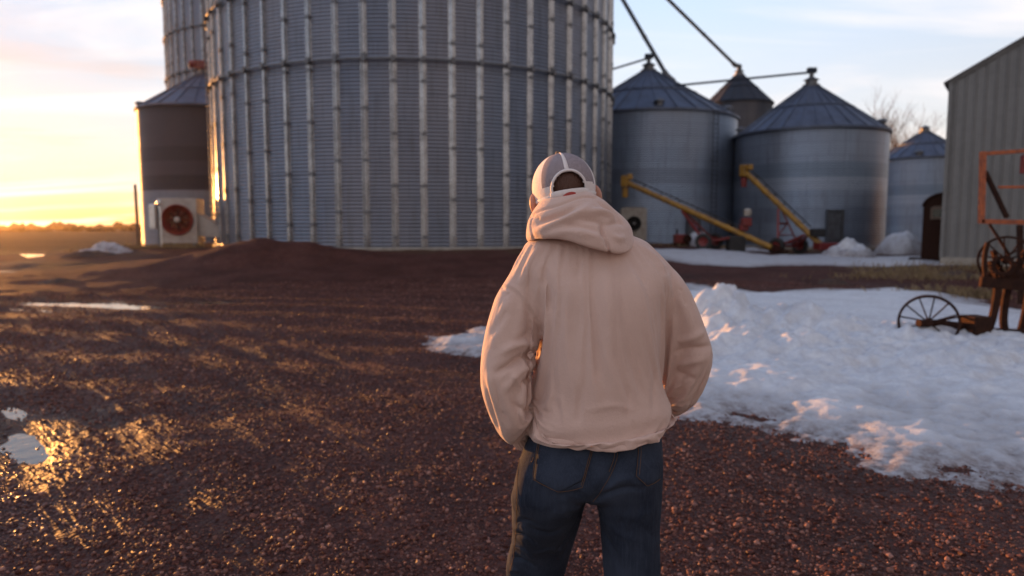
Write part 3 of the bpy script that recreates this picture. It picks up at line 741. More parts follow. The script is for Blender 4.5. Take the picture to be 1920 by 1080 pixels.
# ------------------------------------------------------------------ aeration fans
M_cream = worn('cream_paint', (0.42, 0.38, 0.33), (0.26, 0.20, 0.16), 0.5, 0, 3, .6)
M_white = worn('white_sheet_metal', (0.40, 0.38, 0.36), (0.24, 0.20, 0.18), 0.5, 0, 2, .5)
def fan(label, C, size, yaw, mat, ring_mat, duct_to=None, deep=1.0, rk=.40):
    T = thing('aeration_fan', label, 'fan', C, yaw)
    w_, h_ = size; cz = h_ * .52; rr = min(w_, h_) * rk; mb = MB(); n = 32
    # housing: box with a real round mouth in its front (-Y)
    y = -deep / 2; outer = []; inner = []; back = []
    for k in range(n):
        t = 2 * math.pi * (k + .5) / n; c, s = math.cos(t), math.sin(t)
        q = 1 / max(abs(c) / (w_ / 2), abs(s) / (h_ / 2))
        outer.append((c * q, y, h_ / 2 + s * q)); inner.append((c * rr, y, cz + s * rr)); back.append((c * rr * .92, y + deep * .45, cz + s * rr * .92))
    mb.add(outer + inner + back, [(k, (k + 1) % n, n + (k + 1) % n, n + k) for k in range(n)] + [(n + k, n + (k + 1) % n, 2 * n + (k + 1) % n, 2 * n + k) for k in range(n)] + [tuple(range(2 * n, 3 * n))])
    ob = [(a, y + deep, c) for a, b, c in outer]
    mb.add(outer + ob, [(k, (k + 1) % n, n + (k + 1) % n, n + k) for k in range(n)] + [tuple(range(n, 2 * n))])
    mb.build('housing', mat, T)
    X90 = Matrix.Rotation(R(90), 3, 'X')
    mb = MB(); mb.lathe([(rr * 1.02, 0.0), (rr * 1.06, .06), (rr * 1.0, .10), (rr * .80, -.06), (rr * .72, -.25), (rr * .60, -.3)], 40, (0, y - .01, cz), axis=X90)
    for k in range(5): mb.tube([(math.cos(t) * rr * (.36 + .15 * k), y - .05 + .03 * abs(k - 2), cz + math.sin(t) * rr * (.36 + .15 * k)) for t in np.linspace(0, 2 * math.pi, 33)[:-1]], .016, 5, closed=True)
    for k in range(6): t = k * math.pi / 3; mb.bar((math.cos(t) * rr * .2, y - .02, cz + math.sin(t) * rr * .2), (math.cos(t) * rr, y - .02, cz + math.sin(t) * rr), .03)
    mb.build('inlet_ring', ring_mat, T, True)
    mb = MB()
    for k in range(8):
        t = 2 * math.pi * k / 8; rot = Matrix.Rotation(t, 3, 'Y') @ Matrix.Rotation(R(35), 3, 'X')
        mb.box(Matrix.Rotation(t, 3, 'Y') @ Vector((rr * .42, 0, 0)) + Vector((0, y + .18, cz)), (rr * .6, .02, rr * .3), rot)
    mb.build('blades', M_black, T)
    mb = MB(); mb.lathe([(rr * .20, 0), (rr * .19, .12), (rr * .09, .18), (.001, .19)], 20, (0, y + .02, cz), axis=X90); mb.build('hub', M_white, T, True)
    if duct_to is not None:
        q = Vector(duct_to); mb = MB(); a = [(w_ / 2, -.4, .35), (w_ / 2, .4, .35), (w_ / 2, .4, h_ * .66), (w_ / 2, -.4, h_ * .66)]
        b = [q + Vector((0, -.6, 0)), q + Vector((0, .6, 0)), q + Vector((0, .6, .35)), q + Vector((0, -.6, .35))]
        mb.add(a + b, [(0, 1, 5, 4), (1, 2, 6, 5), (2, 3, 7, 6), (3, 0, 4, 7), (4, 5, 6, 7)]); mb.build('duct', mat, T)
    mb = MB()
    for s in (-.4, .4): mb = MB(); mb.box((s * w_, 0, -.12), (.14, deep * .95, .3)); mb.build('skid', M_galv_dark, T)
    return T
FC = at(343, 466, 35.5)
fan('square white fan with a round red mouth beside the big silo', (FC.x, FC.y, gz(FC.x, FC.y) + .2), (1.86, 2.28), R(8), M_white, M_red, (2.3, .3, .25), 1.3)
C1 = Vector(B1.location); u1 = Vector((-C1.x, -C1.y, 0)).normalized(); F1 = at(1186, 448, 43.6)
fan('cream fan box with a dark round mouth just behind the man', (F1.x, F1.y, gz(F1.x, F1.y) + .15), (1.62, 2.1), R(-4), M_cream, M_black, None, 1.2, .27)
T = thing('control_box', 'pale blue grey electrical box on a bin wall near the cream fan', 'electrical box', (at(1235, 440, 45.0).x, 45.0, .3))
mb = MB(); mb.box((0, 0, 1.3), (.55, .3, 1.5)); mb.build('cabinet', M_galv_roof, T, bevel=.03)
mb = MB(); mb.box((-.02, -.16, 1.3), (.46, .03, 1.36)); mb.build('door', M_galv_a if False else M_galv_roof, T, bevel=.01)
mb = MB(); mb.tube([(0, 0, -.5), (0, 0, .6)], .06, 8); mb.build('post', M_galv_dark, T)

# ------------------------------------------------------------------ posts and switch box at the left bin
M_wood = worn('weathered_wood', (0.16, 0.11, 0.08), (0.08, 0.055, 0.04), 0.8, 0, 9, .7, .01)
P = at(259, 466, 36); g0 = gz(P.x, P.y)
o = MB(); o.tube([(0, 0, -.4), (.02, 0, 1.2), (.0, 0, at(257, 346, 36).z - g0)], [.085, .08, .07], 10); o = o.build('wooden_post', M_wood, None, True, loc=(P.x, P.y, g0))
tag(o, 'tall thin wooden post at the left edge of the brown bin', 'post')
P = at(300, 480, 33); g0 = gz(P.x, P.y); zt = at(300, 382, 33).z - g0
T = thing('switch_post', 'metal post carrying switch boxes in front of the white fan', 'post', (P.x, P.y, g0))
mb = MB(); mb.tube([(0, 0, -.4), (0, 0, zt)], .06, 10); mb.build('pole', M_galv_dark, T, True)
M_shiny = worn('bare_zinc', (0.70, 0.70, 0.70), (0.5, 0.48, 0.45), .3, .9, 6)
mb = MB(); mb.box((-.24, 0, zt - .62), (.32, .22, 1.2)); b_ = mb.build('switch_box', M_shiny, T, bevel=.03)
mb = MB(); mb.box((-.24, -.125, zt - .62), (.26, .03, 1.1)); mb.build('cover', M_shiny, b_, bevel=.01)
mb = MB(); mb.tube([(.10, 0, -.3), (.10, 0, zt - .3), (.04, 0, zt - .12)], .045, 8); mb.build('conduit', M_shiny, T, True)
mb = MB(); mb.lathe([(.11, 0), (.13, .1), (.1, .2), (.001, .24)], 14, (.06, 0, zt - .05)); mb.build('weather_head', M_shiny, T, True)
# ================================================================== grain augers
M_yellow = worn('yellow_paint', (0.36, 0.185, 0.016), (0.15, 0.075, 0.02), 0.42, 0, 3.5, .7)
M_rust = worn('rusted_iron', (0.046, 0.020, 0.013), (0.024, 0.012, 0.010), 0.8, .2, 14, .8, .004)
M_rust.node_tree.nodes['Principled BSDF'].inputs['Specular IOR Level'].default_value = .12
M_orange = worn('orange_paint', (0.42, 0.10, 0.030), (0.20, 0.055, 0.03), 0.55, 0, 7, .8)
def tyre_wheel(parent, c, axis, r, wdt, hubmat):
    rot = Vector(axis).to_track_quat('Z', 'Y').to_matrix(); mb = MB(); h = wdt / 2
    mb.lathe([(r * .58, -h * .7), (r * .8, -h), (r * .95, -h * .9), (r, -h * .45), (r, h * .45), (r * .95, h * .9), (r * .8, h), (r * .58, h * .7), (r * .58, -h * .7)], 32, c, axis=rot)
    for k in range(20):
        t = 2 * math.pi * k / 20; mb.box(Vector(c) + rot @ Vector((math.cos(t) * r, math.sin(t) * r, 0)), (.05, .07, wdt * .8), rot @ Matrix.Rotation(t, 3, 'Z'))
    wh = mb.build('wheel', M_black, parent)
    mb = MB(); mb.lathe([(.001, -h * .5), (r * .2, -h * .5), (r * .25, -h * .2), (r * .6, -h * .55), (r * .6, h * .55), (r * .25, h * .2), (r * .2, h * .5), (.001, h * .5)], 24, c, axis=rot); mb.build('rim', hubmat, wh, True)
    return wh
def auger(label, top, bot, rt, axle_c, half_gauge, strut_f, arm_f, steep):
    T = thing('grain_auger', label, 'auger', (axle_c.x, axle_c.y, gz(axle_c.x, axle_c.y)), 0, 'yellow grain augers by the bins')
    O = Vector(T.location); a, b = top - O, bot - O; d = (b - a); L = d.length; dn = d.normalized()
    hz = Vector((dn.x, dn.y, 0)).normalized(); nrm = Vector((-hz.y, hz.x, 0)); up = nrm.cross(dn); up = up if up.z > 0 else -up
    mb = MB(); mb.tube([a, a + d * .5, b], rt, 18); mb.build('tube', M_yellow, T, True)
    mb = MB(); n = 7
    for k in range(1, n): mb = MB(); mb.tube([a + d * (k / n) - dn * .07, a + d * (k / n) + dn * .07], rt + .022, 18); mb.build('tube_clamp', M_yellow, T, True)
    mb = MB(); mb.tube([a + up * (rt + .16) + dn * .3, a + d * .82 + up * (rt + .16)], .03, 8)
    for k in range(1, 7): mb.bar(a + d * (k / 8) + up * rt, a + d * (k / 8) + up * (rt + .17), .04)
    mb.build('drive_shaft', M_black, T)
    mb = MB(); mb.box(a + Vector((0, 0, .06)) - hz * .05, (.40, .38, .62), Vector((hz.x, hz.y, 0)).to_track_quat('X', 'Z').to_matrix()); hd = mb.build('discharge_head', M_yellow, T, bevel=.06)
    mb = MB(); mb.lathe([(.22, -.28), (.17, -.34), (.15, -.8)], 14, a - hz * .05); mb.build('spout', M_red if steep else M_yellow, hd, True)
    mb = MB(); mb.box(a + up * (rt + .2) + dn * .05, (.3, .3, .3)); mb.build('gearbox', M_yellow, hd, bevel=.05)
    # intake cage at the foot
    mb = MB()
    for k in range(8):
        t = 2 * math.pi * k / 8; q = (nrm * math.cos(t) + up * math.sin(t)) * (rt + .03); mb.tube([b - dn * .1 + q, b + dn * .7 + q], .02, 6)
    mb.tube([b, b + dn * .75], .05, 8)
    for s in (0, .35, .7): mb.tube([b + dn * s + (nrm * math.cos(t) + up * math.sin(t)) * (rt + .03) for t in np.linspace(0, 2 * math.pi, 17)[:-1]], .02, 6, closed=True)
    mb.build('intake_cage', M_rust, T)
    rw = .39; A0 = Vector((0, 0, rw)); e0, e1 = A0 - nrm * half_gauge, A0 + nrm * half_gauge
    mb = MB(); mb.bar(e0, e1, .12); mb.build('axle', M_red, T)
    for e, s in ((e0, -1), (e1, 1)): tyre_wheel(T, e + nrm * s * .12, nrm, rw, .24, M_red)
    sp, ap = a + d * strut_f - up * rt, a + d * arm_f - up * rt
    for e in (e0, e1):
        mb = MB(); mb.bar(e, sp + (e - A0) * .15, .10, .09); m_ = e.lerp(sp, .5)
        mb.build('strut', M_red, T)
        mb = MB(); mb.bar(e, ap + (e - A0) * .2, .10, .09); mb.build('lift_arm', M_red, T)
    mb = MB()
    for k in (.3, .6): mb.bar(e0.lerp(sp, k), e1.lerp(sp, k), .07); mb.bar(e0.lerp(ap, k), e1.lerp(ap, k), .07)
    mb.bar(e0.lerp(sp, .3), e1.lerp(sp, .6), .05)
    mb.build('cross_brace', M_red, T)
    return T, a, d, up, nrm
tA, bA = at(1174, 342, 37.0), at(1448, 468, 33.0); bA.z = max(bA.z, gz(bA.x, bA.y) + .25)
T, a, d, up, nrm = auger('long low yellow auger slanting across the bin beside the big silo', tA, bA, .140, at(1330, 468, 34.6), .95, .42, .80, False)
mb = MB(); c = a + d * .80 + up * .62; mb.box(c, (.46, .42, .42)); mb.box(a + d * .80 + up * .34, (.4, .34, .34)); eng = mb.build('engine', M_red, T, bevel=.05)
mb = MB(); mb.lathe([(.16, 0), (.19, .05), (.19, .3), (.1, .36), (.001, .37)], 16, c + Vector((.05, 0, .3))); mb.build('air_cleaner', M_cream, eng, True)
mb = MB(); mb.box(a + d * .80 - up * .55, (.8, .7, .8)); mb.build('drive_box', M_black, T, bevel=.06)
tB, bB = at(1397, 322, 36.5), at(1540, 460, 33.2); bB.z = max(bB.z, gz(bB.x, bB.y) + .2)
T, a, d, up, nrm = auger('steep yellow auger with a red spout, in front of the wide bin', tB, bB, .140, at(1478, 470, 34.0), 1.0, .50, .84, True)
mb = MB(); mb.box(a + d * .90 + up * .32, (.6, .5, .4)); mb.build('motor', M_black, T, bevel=.05)
mb = MB(); mb.box(a + d * 1.0 + Vector((.25, -.1, -.05)), (1.1, .8, .35)); mb.build('hopper', M_red, T, bevel=.04)

P = at(1276, 456, 37.5)
T = thing('engine', 'small red engine on the ground below the long auger', 'engine', (P.x, P.y, gz(P.x, P.y)))
mb = MB(); mb.box((0, 0, .42), (.75, .5, .5)); mb.build('block', M_red, T, bevel=.06)
mb = MB(); mb.lathe([(.2, -.1), (.24, 0), (.2, .1)], 18, (.3, -.3, .42), axis=Matrix.Rotation(R(90), 3, 'X'), cap0=True, cap1=True); mb.build('flywheel', M_rust, T, True)
mb = MB(); mb.box((0, 0, .1), (.9, .6, .16)); mb.tube([(-.2, 0, .6), (-.2, 0, .95)], .05, 8); mb.build('base_frame', M_rust, T)

# ================================================================== metal barn
M_barn = worn('barn_sheet', (0.195, 0.192, 0.190), (0.150, 0.147, 0.145), 0.55, .35, .8, .5, .002)
M_barn_roof = worn('barn_roof_sheet', (0.16, 0.15, 0.15), (0.11, 0.10, 0.10), 0.5, .3, 1.5, .5)
BY = 26.0; P0 = at(1766, 494, BY); zb = gz(P0.x, P0.y) - .05; YAW = R(-37)
ez = at(1787, 152, BY).z - zb
T = thing('metal_barn', 'tall ribbed grey metal barn cut off by the right edge of the photo', 'barn', (P0.x, P0.y, zb), YAW)
W_, D_ = 16.0, 26.0; rise = .56
def ztop(x): return ez + rise * (x if x < W_ / 2 else W_ - x)
def ribbed(x0, x1, org, dirx, nrm, ztopf, z0, name, per=.305):
    mb = MB(); xs = []; x = x0
    while x < x1 - .01:
        for dx, o in ((0, 0), (.10, 0), (.125, .032), (.165, .032), (.19, 0)):
            if x + dx <= x1: xs.append((x + dx, o))
        x += per
    xs.append((x1, 0)); vs = []
    for x, o in xs:
        p = Vector(org) + Vector(dirx) * x + Vector(nrm) * o
        vs += [p + Vector((0, 0, z0)), p + Vector((0, 0, ztopf(x)))]
    mb.add(vs, [(2 * k, 2 * k + 2, 2 * k + 3, 2 * k + 1) for k in range(len(xs) - 1)])
    return mb.build(name, M_barn, T)
ribbed(0, W_, (0, 0, 0), (1, 0, 0), (0, -1, 0), ztop, .32, 'wall')
ribbed(0, D_, (0, 0, 0), (0, 1, 0), (-1, 0, 0), lambda x: ez, .32, 'wall')
ribbed(0, D_, (W_, 0, 0), (0, 1, 0), (1, 0, 0), lambda x: ez, .32, 'wall')
mb = MB()
for (xa, xb) in ((-.25, W_ / 2), (W_ + .25, W_ / 2)):
    za, zb_ = ez + rise * -.25 + .03, ez + rise * W_ / 2 + .03
    mb.prism([(xa, -.16, za), (xb, -.16, zb_), (xb, -.16, zb_ + .07), (xa, -.16, za + .07)], (0, 0, 0), (0, D_ + .7, 0))
mb.build('roof', M_barn_roof, T)
mb = MB()
for xa, s in ((0, 1), (W_, -1)): mb.prism([(xa, -.045, ez - .08 + (0)), (W_ / 2, -.045, ez + rise * W_ / 2 - .08), (W_ / 2, -.045, ez + rise * W_ / 2 + .05), (xa, -.045, ez + .05)], (0, 0, 0), (0, -.03, 0))
mb.box((-.03, -.03, ez / 2 + .16), (.12, .10, ez - .34)); mb.build('trim', M_galv_dark if False else M_barn, T)
mb = MB(); mb.box((W_ / 2, -.02 + .1, .05), (W_ + .12, .30, .58)); mb.box((.1 - .06, D_ / 2 + .2, .05), (.24, D_ - .2, .57)); mb.build('foundation', M_conc, T)

# ================================================================== rusty arched hut beside the barn
HY = 28.0; q0, q1 = at(1726, 487, HY), at(1800, 487, HY); hz_ = gz(q0.x + .6, HY); Wd = 1.75; Ht = at(1740, 364, HY).z - q0.z
T = thing('rusty_hut', 'narrow brown rusty arch-topped hut on legs beside the barn wall', 'hut', (q0.x + Wd / 2 * .85, HY - Wd / 2 * .53, hz_), R(-32))
z0 = q0.z - hz_ + .02; mb = MB(); prof = []
for k in range(13):
    t = math.pi * k / 12; prof.append((-math.cos(t) * Wd / 2, 0, z0 + Ht - .55 + math.sin(t) * .55))
prof = [(-Wd / 2, 0, z0)] + prof + [(Wd / 2, 0, z0)]
mb.prism(prof, (0, 0, 0), (0, 2.2, 0)); mb.build('body', M_rust, T)
mb = MB(); mb.tube([(p[0] * 1.02, -.02, p[2] + .02) for p in prof[1:-1]], .05, 8); mb.build('roof_edge', M_rust, T)
mb = MB(); zz = z0 + Ht * .70
for (x0, x1, za, zc_) in ((-.62, .0, .16, .24), (-.62, .0, -.24, -.16), (-.62, -.54, -.16, .16), (-.08, .0, -.16, .16)): mb.box(((x0 + x1) / 2, -.03, zz + (za + zc_) / 2), (x1 - x0, .06, zc_ - za))
wf = mb.build('window', M_wood, T); mb = MB(); mb.box((-.31, -.012, zz), (.46, .012, .32)); mb.build('pane', flat('dark_glass', (.02, .03, .025), .1), wf)
mb = MB(); mb.box((.15, -.04, z0 + Ht * .80), (1.35, .05, .06)); mb.build('drip_rail', M_wood, T)
mb = MB(); mb.box((-.1, 1.1, z0 - .06), (Wd + .7, 2.5, .12)); mb.build('skid_frame', M_rust, T)
for sx in (-.75, .75):
    for sy in (.2, 2.0): mb = MB(); mb.box((sx * .9, sy, (z0 - .12) / 2 - .05), (.12, .12, z0 - .02)); mb.build('leg', M_rust, T)

# ================================================================== orange steel frame
OY = 12.5; p = lambda x, y: at(x, y, OY)
o0 = p(1908, 560); og = gz(o0.x, OY)
T = thing('orange_frame', 'tall orange tubular steel frame in front of the barn wall', 'steel frame', (o0.x, OY, og)); O = Vector(T.location)
def seg(name, pts, r, mat, n=8):
    mb = MB()
    for a, b in pts: mb.bar(a - O, b - O, r * 2)
    return mb.build(name, mat, T, bevel=.008)
seg('post', [(p(1843, 284), p(1840, 419))], .042, M_orange)
seg('top_rail', [(p(1846, 288), p(2080, 272))], .034, M_orange)
seg('bottom_rail', [(p(1838, 415), p(2080, 420))], .042, M_orange)
seg('middle_rail', [(p(1872, 351), p(2080, 349))], .024, M_orange)
seg('brace', [(p(1847, 322), p(1888, 408))], .035, M_rust)
seg('post', [(p(2080, 268), p(2075, 575))], .045, M_orange)
seg('leg', [(p(1912, 422), p(1914, 570))], .04, M_rust)
bb = MB(); bb.box(p(1921, 308) - O, (.10, .12, .34)); bb.build('bracket', M_red, T, bevel=.02)

# ================================================================== antique field implement
MY = 8.3; pm = lambda x, y, dy=0.0: at(x, y, MY + dy)
b0 = pm(1850, 640); mg = gz(b0.x, b0.y)
T = thing('antique_implement', 'rusty antique farm implement with spoked wheels standing in the snow', 'farm implement', (b0.x, b0.y, mg)); O = Vector(T.location)
def spoked(name, c, axis, r, nsp, rim_w, parent=T):
    rot = Vector(axis).to_track_quat('Z', 'Y').to_matrix(); mb = MB()
    mb.lathe([(r - .03, -rim_w / 2), (r, -rim_w / 2), (r, rim_w / 2), (r - .03, rim_w / 2), (r - .03, -rim_w / 2)], 48, c, axis=rot)
    wv = mb.build(name, M_rust, parent)
    mb = MB()
    for k in range(nsp):
        t = 2 * math.pi * (k + .3) / nsp; e = Vector((math.cos(t), math.sin(t), 0))
        mb.tube([Vector(c) + rot @ (e * .035 + Vector((0, 0, .05 * (-1) ** k))), Vector(c) + rot @ (e * (r - .012))], .0095, 6)
    mb.build('spokes', M_rust, wv)
    mb = MB(); mb.lathe([(.001, -.11), (.038, -.11), (.05, -.07), (.05, .07), (.038, .11), (.001, .11)], 16, c, axis=rot); mb.build('hub', M_rust, wv)
    return wv
wc = pm(1741, 604) - O; axv = Vector((math.cos(R(58)), math.sin(R(58)), 0))
spoked('wheel', wc, axv, .335, 12, .085)
def pipe(name, pts, r, n=10):
    mb = MB(); mb.tube([q - O for q in pts], r, n); return mb.build(name, M_rust, T, True)
def curve_pts(P, n=6):
    out = []; P = [P[0]] + P + [P[-1]]
    for i in range(1, len(P) - 2):
        for k in range(n):
            t = k / n; a, b, c, d_ = P[i - 1], P[i], P[i + 1], P[i + 2]
            out.append(0.5 * ((2 * b) + (c - a) * t + (2 * a - 5 * b + 4 * c - d_) * t * t + (3 * b - a - 3 * c + d_) * t ** 3))
    return out + [P[-2]]
pipe('axle', [pm(1722, 606, -.05), pm(1760, 606, .05), pm(1860, 618, .12)], .045)
pipe('axle_beam', [pm(1795, 622, .1), pm(1920, 628, .15)], .07)
mb = MB(); mb.box(pm(1828, 610, .05) - O, (.24, .26, .24), Matrix.Rotation(R(8), 3, 'Z')); mb.build('tool_box', M_rust, T, bevel=.015)
pipe('draft_rod', [pm(1765, 600, .05), pm(1810, 592, .1)], .014)
def strap(name, P, wdt, th):
    """flat bar bent along a path"""
    P = [q - O for q in curve_pts(P)]; mb = MB()
    vs = []; 
    for i, q in enumerate(P):
        t = (P[min(i + 1, len(P) - 1)] - P[max(i - 1, 0)]).normalized(); n = t.cross(Vector((0, 1, 0))).normalized()
        for sx, sy in ((-1, -1), (1, -1), (1, 1), (-1, 1)): vs.append(q + n * th / 2 * sx + Vector((0, 1, 0)) * wdt / 2 * sy)
    m_ = len(P); fs = [(i * 4 + k, i * 4 + (k + 1) % 4, i * 4 + 4 + (k + 1) % 4, i * 4 + 4 + k) for i in range(m_ - 1) for k in range(4)] + [(3, 2, 1, 0), (m_ * 4 - 4, m_ * 4 - 3, m_ * 4 - 2, m_ * 4 - 1)]
    mb.add(vs, fs); return mb.build(name, M_rust, T, True)
strap('curved_standard', [pm(1872, 520), pm(1868, 560), pm(1858, 605), pm(1840, 634), pm(1805, 642), pm(1780, 636)], .04, .085)
strap('curved_standard', [pm(1893, 525, .2), pm(1884, 570, .2), pm(1882, 610, .2), pm(1893, 634, .2), pm(1910, 630, .2), pm(1922, 590, .2), pm(1934, 530, .2)], .04, .085)
mb = MB(); mb.bar(pm(1838, 528) - O, pm(2060, 548) - O, .06, .13); mb.build('main_beam', M_rust, T, bevel=.012)
mb = MB(); mb.bar(pm(1850, 516, .5) - O, pm(2060, 528, .5) - O, .05, .10); mb.build('rear_beam', M_rust, T, bevel=.012)
strap('side_plate', [pm(1852, 455), pm(1846, 485), pm(1848, 530)], .03, .05)
spoked('wheel', pm(1886, 488, .1) - O, Vector((.55, .83, 0)), .30, 10, .05)
mb = MB(); rotg = Vector((.42, .9, 0)).to_track_quat('Z', 'Y').to_matrix(); cg = pm(1880, 498, -.05) - O
mb.lathe([(.08, -.02), (.12, -.02), (.12, .02), (.08, .02), (.08, -.02)], 28, cg, axis=rotg)
for k in range(18): t = 2 * math.pi * k / 18; mb.box(cg + rotg @ Vector((math.cos(t) * .125, math.sin(t) * .125, 0)), (.03, .02, .04), rotg @ Matrix.Rotation(t, 3, 'Z'))
mb.build('gear', M_rust, T)
strap('scraper', [pm(1858, 490, .1), pm(1872, 520, .1), pm(1900, 508, .1), pm(1925, 470, .1)], .06, .06)
strap('scraper', [pm(1862, 470, .2), pm(1880, 512, .2), pm(1920, 520, .2)], .05, .05)
pipe('lever', [pm(1892, 478, .2), pm(1872, 446, .2), pm(1855, 420, .2)], .018)
pipe('tie_rod', [pm(1850, 500, .1), pm(1905, 470, .3)], .016)
spoked('wheel', pm(2010, 620, .3) - O, axv, .5, 12, .09)
mb = MB(); mb.box(pm(1960, 500, .3) - O, (.35, .32, .05)); mb.build('seat_plate', M_rust, T, bevel=.02)

# ================================================================== heaps
def heap(name, label, cat, c, sx, sy, h, mat, seed, lump=.5, rot=0, group=None):
    n = 46; g0 = gz(c.x, c.y); xs = np.linspace(-1.25, 1.25, n); X, Y = np.meshgrid(xs, xs); x, y = X.ravel(), Y.ravel()
    r = np.hypot(x, y); z = h * np.clip(1 - r * r, -1, 1) * (1 + lump * .9 * fbm2(x * 2.4 + seed, y * 2.4, seed, 4)) + h * lump * .30 * fbm2(x * 7, y * 7, seed + 9, 3) * sstep(1.1, .7, r) - .04
    wx, wy = c.x + x * sx, c.y + y * sy; z = z + gh(wx, wy) - g0
    i = np.arange(n - 1)[:, None]; k = np.arange(n - 1)[None]
    F = np.stack([i * n + k, i * n + k + 1, (i + 1) * n + k + 1, (i + 1) * n + k], -1).reshape(-1, 4); F = F[(r[F] < 1.2).all(1)]
    used = np.unique(F); mp_ = np.full(n * n, -1); mp_[used] = np.arange(len(used))
    o = mesh_np(name, np.stack([x * sx, y * sy, z], 1)[used], mp_[F], mat)
    attr(o, 'thin', np.clip(z[used] / h * (.02 if seed == 21 else .09) + .02 + .05 * fbm2(x[used] * 4, y[used] * 4, seed + 3, 3), 0, 1))
    o.location = (c.x, c.y, g0); return tag(o, label, cat, group)
g_ = 'ploughed snow heaps'
heap('snow_heap', 'dirty grey snow heap at the foot of the steep auger', 'snow heap', at(1592, 486, 31), 1.3, 1.1, .72, M_snow, 3, .7, group=g_)
heap('snow_heap', 'tall snow heap in the gap left of the rusty hut', 'snow heap', at(1688, 472, 36), 1.35, 1.3, 1.15, M_snow, 8, .3, group=g_)
heap('snow_heap', 'snow heap against the bin wall between the auger struts', 'snow heap', at(1312, 466, 38.5), 1.0, .9, .85, M_snow, 12, .6, group=g_)
heap('snow_heap', 'low flat snow heap behind the wheels of the long auger', 'snow heap', at(1400, 470, 35.2), 1.6, .8, .22, M_snow, 17, .5, group=g_)
heap('snow_heap', 'pale dirty snow heap out on the yard at the left', 'snow heap', at(192, 476, 30), 1.3, 1.1, .38, M_snow, 21, .8, group=g_)
M_soil = worn('dark_soil', (0.075, 0.045, 0.036), (0.04, 0.026, 0.022), 0.9, 0, 9, .7, .02)
g_ = 'dark clods of soil'
heap('soil_clod', 'dark clod of soil on the strip right of the man', 'soil clod', at(1562, 534, 18.2), .42, .3, .20, M_soil, 31, .8, group=g_)
heap('soil_clod', 'broad dark clod lying in front of the barn corner', 'soil clod', at(1790, 522, 20.5), .8, .5, .18, M_soil, 35, .8, group=g_)
heap('soil_clod', 'low dark clod on the yard at the left before the heap of gravel', 'soil clod', at(110, 524, 19.5), .75, .5, .12, M_soil, 39, .8, group=g_)
heap('soil_clod', 'dark lump of soil beside the pale snow heap at the left', 'soil clod', at(165, 484, 29), 1.3, .7, .22, M_soil, 43, .8, group=g_)

# ================================================================== bare trees and far trees
M_bark = flat('bare_bark', (0.13, 0.085, 0.06), 0.9)
def bare_tree(label, px, top_y, D, seed):
    rnd = random.Random(seed); b = at(px, 450, D); zg = gz(b.x, b.y); H = at(px, top_y, D).z - zg
    T = thing('bare_tree', label, 'tree', (b.x, b.y, zg), 0, 'bare trees behind the bins')
    tr = MB(); cr = MB()
    tr.tube([(0, 0, -.3), (.1, 0, H * .2), (.15, .1, H * .42)], [.42, .32, .22], 10)
    def grow(p, d, L, r, lv):
        q = p
        for s in range(3):
            d2 = (d + Vector((rnd.uniform(-.2, .2), rnd.uniform(-.2, .2), rnd.uniform(-.02, .16)))).normalized(); n = q + d2 * L / 3
            cr.tube([q, n], [r * .55 * (1 - s * .2), r * .55 * (.8 - s * .2)], 4 if lv > 1 else 6, cap=False)
            q = n; d = d2
            if lv < 4:
                for _ in range(2 if lv > 0 else 3):
                    an = rnd.uniform(0, 6.28); sp = Vector((math.cos(an), math.sin(an), .35 + rnd.random() * .7))
                    grow(q, (d * .65 + sp * .6).normalized(), L * rnd.uniform(.5, .68), r * .55, lv + 1)
    for k in range(3):
        an = 2.1 * k + rnd.random(); grow(Vector((.05, .03, H * (.26 + .07 * k))), Vector((math.cos(an) * .45, math.sin(an) * .45, 1)).normalized(), H * .36, .17, 1)
    tr.build('trunk', M_bark, T, True); cr.build('crown', M_bark, T)
for args in (('bare tree just behind the right shoulder of the wide bin roof', 1612, 196, 118, 4), ('tallest bare tree standing above the gap before the barn', 1676, 208, 112, 9), ('thin bare tree left of the small bin peak', 1705, 224, 128, 15)): bare_tree(*args)
def treeline():
    mb = MB(); rnd = random.Random(5)
    for (a0, a1, D, hh, n) in ((-60, -20, 620, 4.2, 900), (-60, -20, 300, 1.6, 500), (26, 60, 500, 5.0, 300)):
        for k in range(n):
            a = R(rnd.uniform(a0, a1)); d = D * rnd.uniform(.92, 1.08); c = Vector((d * math.sin(a), d * math.cos(a), 0)); c.z = gz(c.x, c.y) - .3
            h = hh * (0.7 + 1.0 * max(0, float(fbm2(np.array([math.degrees(a) * 1.4]), np.array([D * .01]), 3, 3)[0]) + .3)) * rnd.uniform(.6, 1.1); wd = hh * rnd.uniform(.4, .9)
            vs = []
            for j, (zz, rr) in enumerate(((0, .5), (h * .45, .9), (h * .8, .55), (h, .06))):
                for i in range(5): t = 6.283 * (i + j * .5) / 5; q = wd * rr * rnd.uniform(.7, 1.2); vs.append(c + Vector((math.cos(t) * q, math.sin(t) * q, zz * rnd.uniform(.9, 1.05))))
            mb.add(vs, [(j * 5 + i, j * 5 + (i + 1) % 5, j * 5 + 5 + (i + 1) % 5, j * 5 + 5 + i) for j in range(3) for i in range(5)] + [(15, 16, 17, 18, 19)])
    o = mb.build('treeline', flat('far_scrub', (0.045, 0.030, 0.018), .95)); tag(o, 'low dark line of far trees along the horizon', 'treeline', kind='stuff')
treeline()
